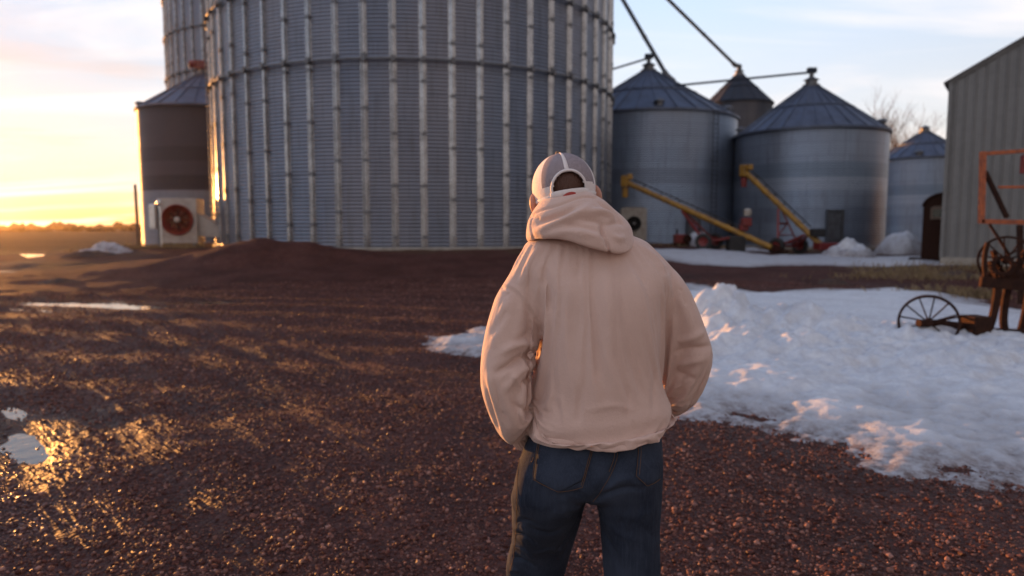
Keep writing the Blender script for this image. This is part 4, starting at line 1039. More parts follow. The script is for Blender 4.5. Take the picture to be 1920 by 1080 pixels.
def dry_grass():
    n = 5200; V = []; F = []; rnd = RNG
    regs = [(at(1790, 512, 22), 3.2, 2.6, .26), (at(1690, 520, 20), 2.5, 1.2, .16), (at(1330, 474, 37), 5.5, 1.6, .22), (at(300, 480, 33), 4.5, 1.6, .25), (at(1830, 545, 15.5), 1.6, .8, .25)]
    for i in range(n):
        c, sx, sy, h = regs[i % len(regs)]
        x, y = c.x + rnd.normal(0, sx * .5), c.y + rnd.normal(0, sy * .5)
        if fbm2(np.array([x * .9]), np.array([y * .9]), 44, 3)[0] < -.05: continue
        z = gz(x, y) - .02; L = h * rnd.uniform(.4, 1.2); a = rnd.uniform(0, 6.28); wd = .012; l = L * rnd.uniform(.2, .9); o = len(V)
        dx, dy = math.cos(a), math.sin(a)
        V += [(x - dy * wd, y + dx * wd, z), (x + dy * wd, y - dx * wd, z), (x + dx * l * .5 + dy * wd * .6, y + dy * l * .5 - dx * wd * .6, z + L * .7), (x + dx * l, y + dy * l, z + L)]
        F.append((o, o + 1, o + 2, o + 3))
    o = mesh_np('dry_grass', V, F, worn('dry_stems', (0.24, 0.17, 0.09), (0.12, 0.085, 0.05), .9, 0, 3, .6, 0), None, False)
    tag(o, 'dry brown grass stems along the barn and the bins', 'grass', kind='stuff')
dry_grass()
# ================================================================== the man
def loft(mb, rings, mi=0):
    n = len(rings[0]); vs = [p for r_ in rings for p in r_]
    fs = [(i * n + k, i * n + (k + 1) % n, (i + 1) * n + (k + 1) % n, (i + 1) * n + k) for i in range(len(rings) - 1) for k in range(n)]
    fs += [tuple(range(n - 1, -1, -1)), tuple((len(rings) - 1) * n + k for k in range(n))]
    mb.add(vs, fs, mi)
def sring(c, hw, hd, ex=2.3, n=40, tilt=0.0, yaw=0.0, lean=0.0):
    out = []
    for k in range(n):
        t = 2 * math.pi * k / n; cs, sn = math.cos(t), math.sin(t)
        x = math.copysign(abs(cs) ** (2 / ex), cs) * hw; y = math.copysign(abs(sn) ** (2 / ex), sn) * hd
        xx, yy = x * math.cos(yaw) - y * math.sin(yaw), x * math.sin(yaw) + y * math.cos(yaw)
        out.append(Vector((c[0] + xx, c[1] + yy, c[2] + xx * tilt + yy * lean)))
    return out
def interp_rings(spec, per=4):
    """spec: rows of numbers; Catmull-Rom rows between"""
    P = [np.array(s, float) for s in spec]; P = [P[0]] + P + [P[-1]]; out = []
    for i in range(1, len(P) - 2):
        for k in range(per):
            t = k / per; a, b, c, d = P[i - 1], P[i], P[i + 1], P[i + 2]
            out.append(0.5 * (2 * b + (c - a) * t + (2 * a - 5 * b + 4 * c - d) * t * t + (3 * b - a - 3 * c + d) * t ** 3))
    return out + [P[-2]]
def limb(mb, spec, n=28, flat_=1.0):
    """spec rows: x, y, z, radius"""
    S = interp_rings(spec, 5); pts = [Vector(s[:3]) for s in S]
    mb.tube(pts, [max(s[3], .004) for s in S], n)
def remesh(mb, voxel, smooth=3, fac=.5):
    o = mb.build('tmp', M_black)
    md = o.modifiers.new('r', 'REMESH'); md.mode = 'VOXEL'; md.voxel_size = voxel
    if smooth: s_ = o.modifiers.new('s', 'SMOOTH'); s_.iterations = smooth; s_.factor = fac
    dg = bpy.context.evaluated_depsgraph_get(); dg.update()
    me = bpy.data.meshes.new_from_object(o.evaluated_get(dg))
    V = np.empty(len(me.vertices) * 3); me.vertices.foreach_get('co', V)
    F = np.array([p.vertices[:] for p in me.polygons if len(p.vertices) == 4])
    old = o.data; bpy.data.objects.remove(o); bpy.data.meshes.remove(old); bpy.data.meshes.remove(me)
    return V.reshape(-1, 3), F
def vnormals(V, F):
    a = V[F[:, 2]] - V[F[:, 0]]; b = V[F[:, 3]] - V[F[:, 1]]; fn = np.cross(a, b); N = np.zeros_like(V)
    for k in range(4): np.add.at(N, F[:, k], fn)
    return N / np.maximum(np.linalg.norm(N, axis=1, keepdims=True), 1e-12)
def smoothV(V, F, it, f=.5, mask=None):
    E = np.concatenate([F[:, [0, 1]], F[:, [1, 2]], F[:, [2, 3]], F[:, [3, 0]]])
    deg = np.bincount(E.ravel(), minlength=len(V))[:, None]
    for _ in range(it):
        S = np.zeros_like(V); np.add.at(S, E[:, 0], V[E[:, 1]]); np.add.at(S, E[:, 1], V[E[:, 0]])
        d = (S / np.maximum(deg, 1) - V) * f
        V = V + (d if mask is None else d * mask[:, None])
    return V
class Sculpt:
    def __init__(s, V, F): s.V, s.F = V, F; s.refresh()
    def refresh(s):
        s.N = vnormals(s.V, s.F); s.bvh = BVHTree.FromPolygons([Vector(v) for v in s.V], [tuple(f) for f in s.F])
    def hit(s, px, py):
        o = Vector((0, 0, CAM_H)); h = s.bvh.ray_cast(o, ray(px, py).normalized())
        if h[0] is None: h = s.bvh.find_nearest(o + ray(px, py) * 1.93)
        return h[0], h[1]
    def path(s, pts, step=3):
        S = interp_rings(pts, 6) if len(pts) > 2 else [np.array(pts[0]) * (1 - t) + np.array(pts[1]) * t for t in np.linspace(0, 1, 9)]
        return [s.hit(q[0], q[1]) for q in S]
    def stroke(s, pts, amp, w, taper=True, side=0.0, reach=2.6):
        """soft ridge (amp > 0) or crease (amp < 0) along a line on the cloth"""
        P = np.array([p[0][:] for p in s.path(pts)]); n = len(P)
        d2 = np.full(len(s.V), 1e9); tt = np.zeros(len(s.V))
        lo, hi = P.min(0) - w * reach, P.max(0) + w * reach
        idx = np.where(((s.V > lo) & (s.V < hi)).all(1))[0]; v = s.V[idx]
        b = np.full(len(idx), 1e9); bt = np.zeros(len(idx))
        for i in range(n - 1):
            e = P[i + 1] - P[i]; L = max((e ** 2).sum(), 1e-12); t = np.clip(((v - P[i]) @ e) / L, 0, 1)
            q = ((v - P[i] - t[:, None] * e) ** 2).sum(1); m = q < b; b[m] = q[m]; bt[m] = (i + t[m]) / (n - 1)
        k = np.exp(-b / (w * w)) * (np.sin(np.clip(bt, 0.02, .98) * math.pi) ** .6 if taper else 1)
        s.V[idx] += s.N[idx] * (amp * k)[:, None]
    def pixels(s):
        """where each vertex falls in the photo's frame (for shaping only)"""
        d = s.V - np.array([0, 0, CAM_H]); z = d[:, 1] * CT - d[:, 2] * ST; u = d[:, 1] * ST + d[:, 2] * CT
        return 960 + FPX * d[:, 0] / z, 540 - FPX * u / z

man_x = at(1105, 900, 2.0).x
man = thing('person', 'man seen from behind in pale pink hooded sweatshirt, mesh cap and blue jeans', 'person', (man_x, 2.0, gz(man_x, 2.0)))
MO = Vector(man.location)
def fin(name, V, F, mat, parent, smooth=True):
    o = mesh_np(name, np.asarray(V) - np.array(MO), F, mat, None, smooth); o.parent = parent; return o

# ---- materials
def mat_cloth(name, base, dark, weave, bumpd, sheen=.35, rough=.9):
    m = Mat(name, base, rough, spec=.2); c = m.coord('Object')
    n1, n2 = m.noise(c, 9, 5, .6), m.noise(c, weave, 3, .7)
    k = m.mix(m.ramp(n1, .35, .7, 0, .5), base, dark); k = m.mix(m.ramp(n2, .3, .75, 0, .30), k, (min(base[0] * 1.35, .9), min(base[1] * 1.35, .9), min(base[2] * 1.35, .9)))
    m.col(k); m.b.inputs['Sheen Weight'].default_value = sheen; m.b.inputs['Sheen Roughness'].default_value = .5
    m.bump(n2, .55, bumpd); m.bump(m.noise(c, 130, 4, .7), .8, .0022); m.bump(m.noise(c, 34, 4, .6), .5, .003); return m
M_fleece = mat_cloth('pink_fleece', (0.64, 0.455, 0.39), (0.56, 0.385, 0.325), 480, .0012).m
def mat_denim():
    m = Mat('blue_denim', rough=.9, spec=.08); c = m.coord('Object')
    w1 = m.N('ShaderNodeTexWave', {'Vector': m.coord('Object', (1, 1, .55), rot=(0, R(35), 0)), 'Scale': 260.0, 'Distortion': 1.5, 'Detail': 2.0}).outputs[0]
    fade = m.noise(c, 5.5, 4, .6); slub = m.noise(m.coord('Object', (260, 260, 14)), 1.0, 3, .6)
    k = m.mix(m.ramp(fade, .40, .68), (0.011, 0.015, 0.027), (0.036, 0.045, 0.068))
    k = m.mix(m.ramp(slub, .45, .8, 0, .55), k, (0.046, 0.058, 0.086)); k = m.mix(m.ramp(w1, .5, 1, 0, .25), k, (0.10, 0.12, 0.17))
    m.col(k); m.b.inputs['Sheen Weight'].default_value = .03
    m.bump(w1, .4, .0008); m.bump(m.noise(c, 60, 4, .6), .5, .003); return m.m
M_denim = mat_denim()
M_stitch = flat('rust_thread', (0.115, 0.055, 0.024), .8)
def mat_skin():
    m = Mat('skin', (0.50, 0.24, 0.17), .5); m.b.inputs['Subsurface Weight'].default_value = .35; m.b.inputs['Subsurface Radius'].default_value = (.012, .004, .002); m.b.inputs['Subsurface Scale'].default_value = 1.0
    m.bump(m.noise(m.coord('Object'), 300, 3), .3, .0008); return m.m
M_skin = mat_skin()
M_hair = Mat('brown_hair', (0.085, 0.030, 0.017), .55); M_hair.bump(M_hair.noise(M_hair.coord('Object', (300, 300, 45)), 1.0, 3), 1.0, .004); M_hair = M_hair.m
M_capw = mat_cloth('cap_white_cotton', (0.80, 0.71, 0.69), (0.72, 0.63, 0.61), 600, .0006, .1).m
def mat_capmesh():
    m = Mat('cap_net', (0.36, 0.32, 0.345), .8, spec=.2); c = m.coord('Object')
    v = m.N('ShaderNodeTexVoronoi', {'Vector': c, 'Scale': 420.0}).outputs['Distance']
    m.col(m.mix(m.ramp(v, .25, .5), (0.46, 0.40, 0.42), (0.26, 0.21, 0.225))); m.bump(v, .5, -.001); return m.m
M_net = mat_capmesh()

# ---- hooded sweatshirt: torso and sleeves grown into one cloth
def row(py, l, r_, hd, Yc, ex=2.3):
    a, b = at(l, py, Yc), at(r_, py, Yc); return ((a.x + b.x) / 2, Yc, (a.z + b.z) / 2, (b.x - a.x) / 2, hd, ex)
spec = [row(432, 1040, 1150, .062, 2.06), row(446, 1000, 1195, .082, 2.05), row(466, 968, 1232, .105, 2.04), row(492, 962, 1256, .122, 2.025), row(525, 978, 1262, .136, 2.01), row(570, 1010, 1250, .148, 2.0),
        row(630, 1025, 1240, .150, 1.995), row(700, 1019, 1244, .150, 2.0), row(745, 1002, 1258, .158, 2.0), row(772, 990, 1267, .165, 1.995), row(792, 987, 1266, .164, 2.0), row(806, 1000, 1254, .142, 2.0, 2.2)]
def L(px, py, Y, r_): p_ = at(px, py, Y); return (p_.x, p_.y, p_.z, r_)
arm_l = [L(1020, 508, 2.03, .058), L(984, 536, 2.02, .072), L(958, 585, 2.0, .082), L(947, 645, 1.98, .090), L(939, 702, 1.96, .086), L(945, 748, 2.0, .078), L(960, 780, 2.06, .065), L(976, 806, 2.11, .048)]
arm_r = [L(1205, 506, 2.03, .058), L(1242, 530, 2.03, .072), L(1276, 580, 2.03, .071), L(1301, 635, 2.03, .067), L(1308, 672, 2.04, .068), L(1292, 718, 2.09, .062), L(1258, 752, 2.15, .055), L(1232, 782, 2.21, .048)]
def cloth_sim(V, F, pin, bodies, arm=None, arm_shrink=-.12, frames=34, shrink=-.06, bend=2.5, tens=14, mass=.4, quality=6):
    """let the cloth hang, fold and gather over the body, and return where it came to rest"""
    o = mesh_np('cloth', V, F, M_black); cs = []
    vg = o.vertex_groups.new(name='pin')
    for k in np.where(pin > 0)[0]: vg.add([int(k)], float(pin[k]), 'REPLACE')
    for (bv, bf) in bodies:
        c = mesh_np('form', bv, bf, M_black); c.modifiers.new('collide', 'COLLISION'); c.collision.thickness_outer = .003; c.collision.cloth_friction = 15; cs.append(c)
    m = o.modifiers.new('cloth', 'CLOTH'); st = m.settings
    st.quality = quality; st.mass = mass; st.air_damping = 2.0
    st.tension_stiffness = tens; st.compression_stiffness = tens; st.shear_stiffness = tens * .4; st.bending_stiffness = bend
    st.tension_damping = 8; st.compression_damping = 8; st.shear_damping = 8; st.bending_damping = .8
    st.vertex_group_mass = 'pin'; st.pin_stiffness = 1.0; st.shrink_min = shrink
    if arm is not None:
        ga = o.vertex_groups.new(name='loose'); ga.add([int(k) for k in np.where(arm)[0]], 1.0, 'REPLACE'); st.vertex_group_shrink = 'loose'; st.shrink_max = arm_shrink
    m.collision_settings.distance_min = .003; m.collision_settings.use_collision = True; m.collision_settings.collision_quality = 2; m.collision_settings.use_self_collision = False
    m.point_cache.frame_start = 1; m.point_cache.frame_end = frames + 2
    SC.frame_start, SC.frame_end = 1, frames
    for f in range(1, frames + 1): SC.frame_set(f)
    me = bpy.data.meshes.new_from_object(o.evaluated_get(bpy.context.evaluated_depsgraph_get()))
    W = np.empty(len(me.vertices) * 3); me.vertices.foreach_get('co', W)
    for q in [o] + cs: d = q.data; bpy.data.objects.remove(q); bpy.data.meshes.remove(d)
    bpy.data.meshes.remove(me); SC.frame_set(1)
    W = W.reshape(-1, 3); return W if np.isfinite(W).all() else V
def near_seg(V, a, b):
    a, b = np.array(a[:3]), np.array(b[:3]); e = b - a; t = np.clip(((V - a) @ e) / (e @ e), -.5, 1.5); return t, np.linalg.norm(V - a - t[:, None] * e, axis=1)
# body of the sweatshirt with the two dropped shoulders
mb = MB(); rings = []
for i, s in enumerate(interp_rings(spec, 4)):
    f = np.clip((s[2] - .95) / .5, 0, 1); tl = 0.13 * (1 - f) + .015 * f
    rings.append(sring(s[:3], s[3], s[4], s[5], 56, tl, 0.0))
loft(mb, rings)
for A in (arm_l, arm_r): limb(mb, A, 36)
V, F = remesh(mb, .0088, 3)
zt, zb_ = at(1090, 446, 2.05).z, at(1120, 800, 2.0).z; tilt = (V[:, 0] - at(1124, 800, 2.0).x) * .13
isarm = np.zeros(len(V), bool); ends = np.zeros(len(V))
for A in (arm_l, arm_r):
    for a, b in zip(A[2:-1], A[3:]): t, dd = near_seg(V, a, b); isarm |= (dd < max(a[3], b[3]) * 1.12) & (t > -.3) & (t < 1.3)
    t, dd = near_seg(V, A[-2], A[-1]); ends = np.maximum(ends, sstep(.45, .75, t) * (dd < .075))
pin = np.maximum(np.maximum(sstep(zt - .03, zt - .008, V[:, 2]), sstep(zb_ + .014, zb_ + .002, V[:, 2] - tilt) * ~isarm), ends)
N0 = vnormals(V, F); inner = smoothV(V - N0 * np.where(isarm, .030, .024)[:, None], F, 6)
W = cloth_sim(V, F, pin, [(inner, F)], isarm, shrink=-.10, bend=1.2, arm_shrink=-.20, frames=40)
def subdivide(V, F):
    o = mesh_np('sub', V, F, M_black); o.modifiers.new('s', 'SUBSURF').levels = 1; dg = bpy.context.evaluated_depsgraph_get(); me = bpy.data.meshes.new_from_object(o.evaluated_get(dg))
    W = np.empty(len(me.vertices) * 3); me.vertices.foreach_get('co', W); F2 = np.array([p.vertices[:] for p in me.polygons]); d = o.data; bpy.data.objects.remove(o); bpy.data.meshes.remove(d); bpy.data.meshes.remove(me); return W.reshape(-1, 3), F2
V, F = subdivide(W, F); S = Sculpt(V, F)
for pts, amp, w in (
    ([(1018, 500), (1026, 545), (1028, 590)], -.012, .012), ([(1260, 500), (1266, 550), (1264, 600)], -.010, .012),
    ([(1128, 490), (1140, 570), (1146, 660), (1158, 740)], .010, .017), ([(1106, 510), (1116, 610), (1122, 720)], -.009, .016), ([(1158, 500), (1172, 590), (1190, 680), (1206, 760)], -.009, .015), ([(1186, 500), (1208, 580), (1226, 680)], .008, .016),
    ([(1070, 520), (1062, 620), (1076, 740)], .008, .018), ([(1046, 600), (1036, 690), (1040, 770)], -.008, .015), ([(1134, 660), (1162, 730), (1188, 795)], .007, .010), ([(1176, 720), (1178, 790)], -.006, .009), ([(1090, 720), (1084, 795)], -.007, .010), ([(1052, 740), (1060, 800)], .006, .010), ([(1228, 690), (1226, 775)], -.007, .011), ([(1100, 770), (1150, 760), (1190, 770)], .004, .008),
    ([(1010, 664), (985, 668), (955, 686), (928, 700)], -.018, .010), ([(1008, 648), (975, 646), (938, 662)], .012, .012), ([(1004, 698), (984, 716), (972, 748)], -.014, .009), ([(1004, 682), (972, 700), (944, 736)], .012, .011), ([(955, 752), (975, 766), (992, 770)], -.009, .008),
    ([(922, 630), (936, 606), (952, 580)], -.008, .013), ([(916, 696), (924, 735), (944, 775)], .008, .013), ([(956, 560), (938, 600), (922, 655)], .008, .015), ([(996, 600), (985, 630), (960, 645)], -.007, .010),
    ([(1266, 660), (1292, 654), (1318, 652), (1332, 648)], -.013, .009), ([(1270, 640), (1295, 634), (1322, 622)], .010, .011), ([(1268, 686), (1290, 680), (1324, 672)], .010, .010), ([(1268, 698), (1285, 704), (1305, 712)], -.010, .008), ([(1276, 560), (1292, 600), (1302, 640)], .007, .013),
    ([(1008, 462), (990, 500), (976, 536)], .009, .013), ([(1030, 468), (1020, 510), (1016, 540)], -.008, .011), ([(1200, 460), (1235, 490), (1256, 540)], .008, .014), ([(1180, 480), (1212, 540)], -.007, .012), ([(1090, 480), (1080, 530)], -.005, .010)):
    S.stroke(pts, amp, w)
S.refresh(); S.V = S.V + S.N * (noise3(S.V * np.array([17, 17, 9.0]), 5) * .004)[:, None]; S.V = smoothV(S.V, S.F, 2, .4); S.refresh()
for pts, amp, w in (([(934, 538), (962, 546), (992, 580), (1012, 622)], -.0045, .0055), ([(938, 532), (966, 540), (997, 575), (1018, 618)], .0022, .005), ([(1276, 504), (1300, 536), (1312, 566)], -.004, .0055)): S.stroke(pts, amp, w, False)
S.refresh(); HS = S
hoodie = fin('sweatshirt', S.V, S.F, M_fleece, man)
# cuffs
for A in (arm_l, arm_r):
    mb = MB(); a, b = Vector(A[-2][:3]), Vector(A[-1][:3]); d = (b - a).normalized()
    rr = [.052, .049, .047, .046, .045, .044]; rings = []
    rot = d.to_track_quat('Z', 'Y').to_matrix()
    for i, r_ in enumerate(rr):
        c = a.lerp(b, .55) + d * (.014 * i * 1.3); rings.append([c + rot @ Vector((math.cos(t) * r_ * (1 + .03 * math.cos(26 * t)), math.sin(t) * r_ * (1 + .03 * math.cos(26 * t)), 0)) for t in np.linspace(0, 2 * math.pi, 105)[:-1]])
    loft(mb, rings); o = mb.build('cuff', M_fleece, None, True); o.data.transform(Matrix.Translation(-MO)); o.parent = hoodie
# hem band, tucked under the blousing
mb = MB(); rings = []
base = row(801, 988, 1260, .152, 2.0)
for i, (dz, k) in enumerate(((.020, .93), (.010, .955), (.002, .955), (-.006, .94), (-.010, .91))):
    rings.append([p + Vector((0, 0, dz)) for p in sring((base[0], base[1], base[2]), base[3] * k, base[4] * k, 2.2, 160, .13)])
for r_ in rings:
    for k, p in enumerate(r_): p.z += .0015 * math.sin(k * .29)
loft(mb, rings); o = mb.build('hem', M_fleece, None, True); o.data.transform(Matrix.Translation(-MO)); o.parent = hoodie

# ---- hood: a horseshoe of folded cloth round the neck with a hanging bag
hc = at(1085, 425, 2.05); rx, ry = .152, .135
rows = [  # angle, top px y, bottom px y, thickness, outward flare
    (-236, 432, 492, .030, .000), (-215, 410, 474, .034, .004), (-196, 396, 460, .036, .008), (-178, 386, 454, .038, .012), (-160, 371, 452, .042, .016), (-140, 368, 449, .046, .020), (-120, 364, 449, .050, .026), (-100, 359, 455, .054, .034),
    (-85, 354, 465, .056, .044), (-70, 355, 474, .056, .052), (-56, 363, 478, .054, .050), (-42, 375, 474, .050, .042), (-28, 389, 466, .046, .030), (-12, 401, 462, .042, .018), (6, 414, 466, .038, .010), (26, 424, 478, .034, .004), (48, 440, 496, .030, .000)]
rings = []
for s in interp_rings(rows, 5):
    ph = R(s[0]); dirv = Vector((math.cos(ph), math.sin(ph), 0)); Yk = hc.y + ry * math.sin(ph)
    zt, zb2 = at(1085, s[1], Yk - .02).z, at(1085, s[2], Yk - .03).z
    zc, hh = (zt + zb2) / 2, (zt - zb2) / 2; rg = []
    for k in range(30):
        t = 2 * math.pi * k / 30; cs, sn = math.cos(t), math.sin(t)
        rad = s[3] * .55 * math.copysign(abs(cs) ** .8, cs) - s[4] * sn - .010 * max(0, sn)
        rg.append(Vector((hc.x, hc.y, 0)) + Vector((dirv.x * (rx + rad - .02), dirv.y * (ry + rad - .02), zc + hh * math.copysign(abs(sn) ** .85, sn))))
    rings.append(rg)
mb = MB(); loft(mb, rings)
V, F = remesh(mb, .0042, 6)
S = Sculpt(V, F)
for pts, amp, w in (
    ([(1131, 416), (1130, 432), (1133, 446)], -.013, .007), ([(1133, 446), (1140, 462), (1143, 476)], -.005, .005),
    ([(1092, 400), (1122, 398), (1152, 404)], .008, .010), ([(1085, 412), (1115, 414), (1130, 420)], -.006, .009), ([(1135, 424), (1155, 418), (1168, 420)], -.006, .009),
    ([(1000, 436), (1040, 420), (1085, 400), (1110, 384)], .009, .012), ([(1004, 420), (1045, 406), (1080, 390)], -.009, .010), ([(1010, 446), (1060, 434), (1110, 440), (1128, 452)], .006, .012), ([(1060, 424), (1095, 428), (1122, 440)], -.005, .010),
    ([(1146, 440), (1160, 448), (1172, 444)], .005, .010), ([(1120, 380), (1145, 396), (1165, 418)], -.006, .010)):
    S.stroke(pts, amp * (1.3 if pts[0] == (1131, 416) else 1.6), w)
S.refresh()
S.V = S.V + S.N * (noise3(S.V * 15, 8) * .007 + noise3(S.V * 32, 9) * .0025)[:, None]
S.V = smoothV(S.V, S.F, 2, .4); S.refresh()
for pts in ([(992, 408), (1010, 396), (1049, 384), (1088, 370), (1118, 370)], [(998, 404), (994, 425), (999, 446)]): S.stroke(pts, -.006, .005, False)
for pts in ([(1143, 478), (1140, 462), (1134, 446)],): S.stroke(pts, -.004, .004, False)
hood = fin('hood', S.V, S.F, M_fleece, hoodie)

# ---- jeans
def jrow(py, l, r_, Yc, hd, ex=2.8): return row(py, l, r_, hd, Yc, ex)
mb = MB()
loft(mb, [sring(s[:3], s[3], s[4], s[5], 48, .06, R(-9)) for s in interp_rings([jrow(770, 1008, 1232, 2.01, .100), jrow(800, 1000, 1234, 2.005, .108), jrow(838, 979, 1240, 1.992, .126), jrow(876, 968, 1241, 1.98, .140), jrow(902, 968, 1238, 1.985, .132), jrow(914, 992, 1214, 1.995, .105)], 4)])
kz = lambda x, y, z, hw, hd: (x, y, z, hw, hd, 2.6)
ll = [jrow(870, 972, 1112, 2.0, .12), jrow(916, 964, 1105, 2.01, .142), jrow(938, 964, 1094, 2.035, .130), jrow(970, 966, 1080, 2.06, .118), jrow(1010, 962, 1064, 2.12, .100), jrow(1050, 952, 1052, 2.15, .094)]
xk = ll[-1][0]; ll += [kz(xk - .006, 2.17, .42, .080, .086), kz(xk - .010, 2.18, .30, .076, .082), kz(xk - .014, 2.18, .19, .072, .078), kz(xk - .018, 2.19, .08, .074, .082)]
rl = [jrow(870, 1108, 1240, 1.99, .12), jrow(916, 1110, 1239, 1.98, .128), jrow(938, 1119, 1236, 1.97, .114), jrow(970, 1131, 1232, 1.96, .10), jrow(1005, 1138, 1231, 1.95, .092), jrow(1045, 1143, 1232, 1.94, .086)]
xr = rl[-1][0]; rl += [kz(xr + .004, 1.92, .47, .072, .078), kz(xr + .006, 1.86, .36, .070, .076), kz(xr + .008, 1.79, .25, .068, .072), kz(xr + .008, 1.72, .16, .070, .076)]
for Lg, yw in ((ll, R(-20)), (rl, R(-4))): loft(mb, [sring(s[:3], s[3], s[4], s[5], 36, 0, yw * min(1, .4 + k * .12)) for k, s in enumerate(interp_rings(Lg, 4))])
hp = at(1008, 850, 2.08); mb.lathe([(.001, -.07), (.03, -.05), (.045, 0), (.03, .05), (.001, .07)], 20, hp)
V, F = remesh(mb, .0085, 4)
pin = np.maximum(sstep(at(1110, 835, 1.99).z, at(1110, 815, 1.99).z, V[:, 2]), sstep(.26, .20, V[:, 2]))
inner = smoothV(V - vnormals(V, F) * .008, F, 2)
pin = np.maximum(pin, np.linalg.norm(V - np.array(at(1107, 915, 2.0)[:]), axis=1) < .05)
V = cloth_sim(V, F, pin, [(inner, F)], shrink=-.02, bend=6, frames=10); V, F = subdivide(V, F)
S = Sculpt(V, F)
for pts, amp, w in (
    ([(1158, 827), (1156, 858), (1146, 887), (1128, 918), (1108, 944)], -.012, .012), ([(1108, 944), (1090, 960), (1060, 966)], -.006, .010), ([(1112, 940), (1140, 926), (1175, 915), (1212, 918)], -.009, .008), ([(1130, 920), (1165, 900), (1195, 897)], .006, .009),
    ([(1040, 930), (1070, 925), (1095, 930)], -.004, .012), ([(1150, 960), (1185, 970), (1225, 960)], .004, .014), ([(1120, 965), (1160, 1000), (1200, 1020)], .004, .014), ([(1125, 990), (1150, 1030), (1165, 1075)], -.005, .012),
    ([(964, 985), (985, 975), (1010, 985)], -.005, .008), ([(963, 1000), (985, 1005), (1005, 1022)], -.010, .008), ([(962, 1020), (985, 1032), (1000, 1050)], .008, .009), ([(960, 1045), (980, 1050), (1000, 1062)], -.010, .008), ([(956, 1066), (975, 1072)], .008, .008), ([(990, 990), (1030, 1000), (1060, 990)], -.004, .010), ([(1000, 1040), (1030, 1030), (1052, 1035)], .004, .010), ([(1200, 985), (1218, 1000), (1230, 1010)], -.004, .008)):
    S.stroke(pts, amp * 1.0, w)
S.refresh(); px_, py_ = S.pixels()
edge = np.exp(-((px_ - 968) / 22) ** 2)
S.V = S.V + S.N * (noise3(S.V * 26, 14) * (.001 + .006 * edge))[:, None]
S.V = smoothV(S.V, S.F, 2, .4); S.refresh(); JS = S
jeans = fin('jeans', S.V, S.F, M_denim, man)
def on(S_, px, py, off): h, nn = S_.hit(px, py); return h + nn * off
def patch(name, left, right, S_, mat, parent, off=.0035, nu=16, nv=16):
    def along(P, t):
        P = [np.array(p, float) for p in P]; L_ = [np.linalg.norm(P[i + 1] - P[i]) for i in range(len(P) - 1)]; s_ = t * sum(L_)
        for i, l in enumerate(L_):
            if s_ <= l or i == len(L_) - 1: return P[i] + (P[i + 1] - P[i]) * min(s_ / l, 1)
            s_ -= l
    vs = []
    for j in range(nv + 1):
        a, b = along(left, j / nv), along(right, j / nv)
        for i in range(nu + 1):
            q = a + (b - a) * i / nu; e = off * (0.3 if i in (0, nu) or j == nv else 1); vs.append(on(S_, q[0], q[1], e) - MO)
    F_ = [(j * (nu + 1) + i, j * (nu + 1) + i + 1, (j + 1) * (nu + 1) + i + 1, (j + 1) * (nu + 1) + i) for j in range(nv) for i in range(nu)]
    mb = MB(); mb.add(vs, F_); o = mb.build(name, mat, parent, True)
    sm = o.modifiers.new('solid', 'SOLIDIFY'); sm.thickness = .0015; sm.offset = 0; return o
def stitch(parent, lines, S_, off=.0044, r_=.0008):
    for pts in lines:
        mb = MB()
        P = interp_rings(pts, 6) if len(pts) > 2 else [np.array(pts[0], float), np.array(pts[1], float)]
        mb.tube([on(S_, q[0], q[1], off) - MO for q in P], r_, 5)
        mb.build('stitching', M_stitch, parent)
pk = patch('pocket', [(1012, 815), (1004, 870), (1001, 899), (1046, 922)], [(1116, 818), (1108, 862), (1096, 900), (1046, 922)], JS, M_denim, jeans)
def inset(P, c, k): return [tuple(np.array(c) + (np.array(p) - np.array(c)) * k) for p in P]
out_l = [(1010, 830), (1002, 878), (1001, 899), (1024, 911), (1046, 921), (1070, 918), (1092, 913), (1103, 876), (1113, 836)]
stitch(jeans, [out_l[:3], out_l[2:5], out_l[4:7], out_l[6:]], JS); stitch(jeans, [inset(out_l, (1056, 866), .94)[:3], inset(out_l, (1056, 866), .94)[6:]], JS)
pk2 = patch('pocket', [(1194, 812), (1196, 850), (1192, 893), (1213, 910)], [(1240, 806), (1240, 850), (1238, 893), (1213, 910)], JS, M_denim, jeans)
stitch(jeans, [[(1194, 822), (1196, 850), (1192, 893)], [(1192, 893), (1203, 902), (1213, 910)], [(1213, 910), (1225, 905), (1236, 897)], [(1200, 824), (1201, 850), (1198, 890)], [(1196, 826), (1216, 820), (1236, 816)]], JS)
stitch(jeans, [[(1158, 829), (1157, 858), (1147, 887), (1129, 918), (1112, 940)], [(1152, 830), (1151, 858), (1141, 885)], [(1194, 822), (1216, 816), (1238, 810)], [(978, 845), (972, 880), (970, 920), (969, 980), (964, 1040), (955, 1075)]], JS, .002)

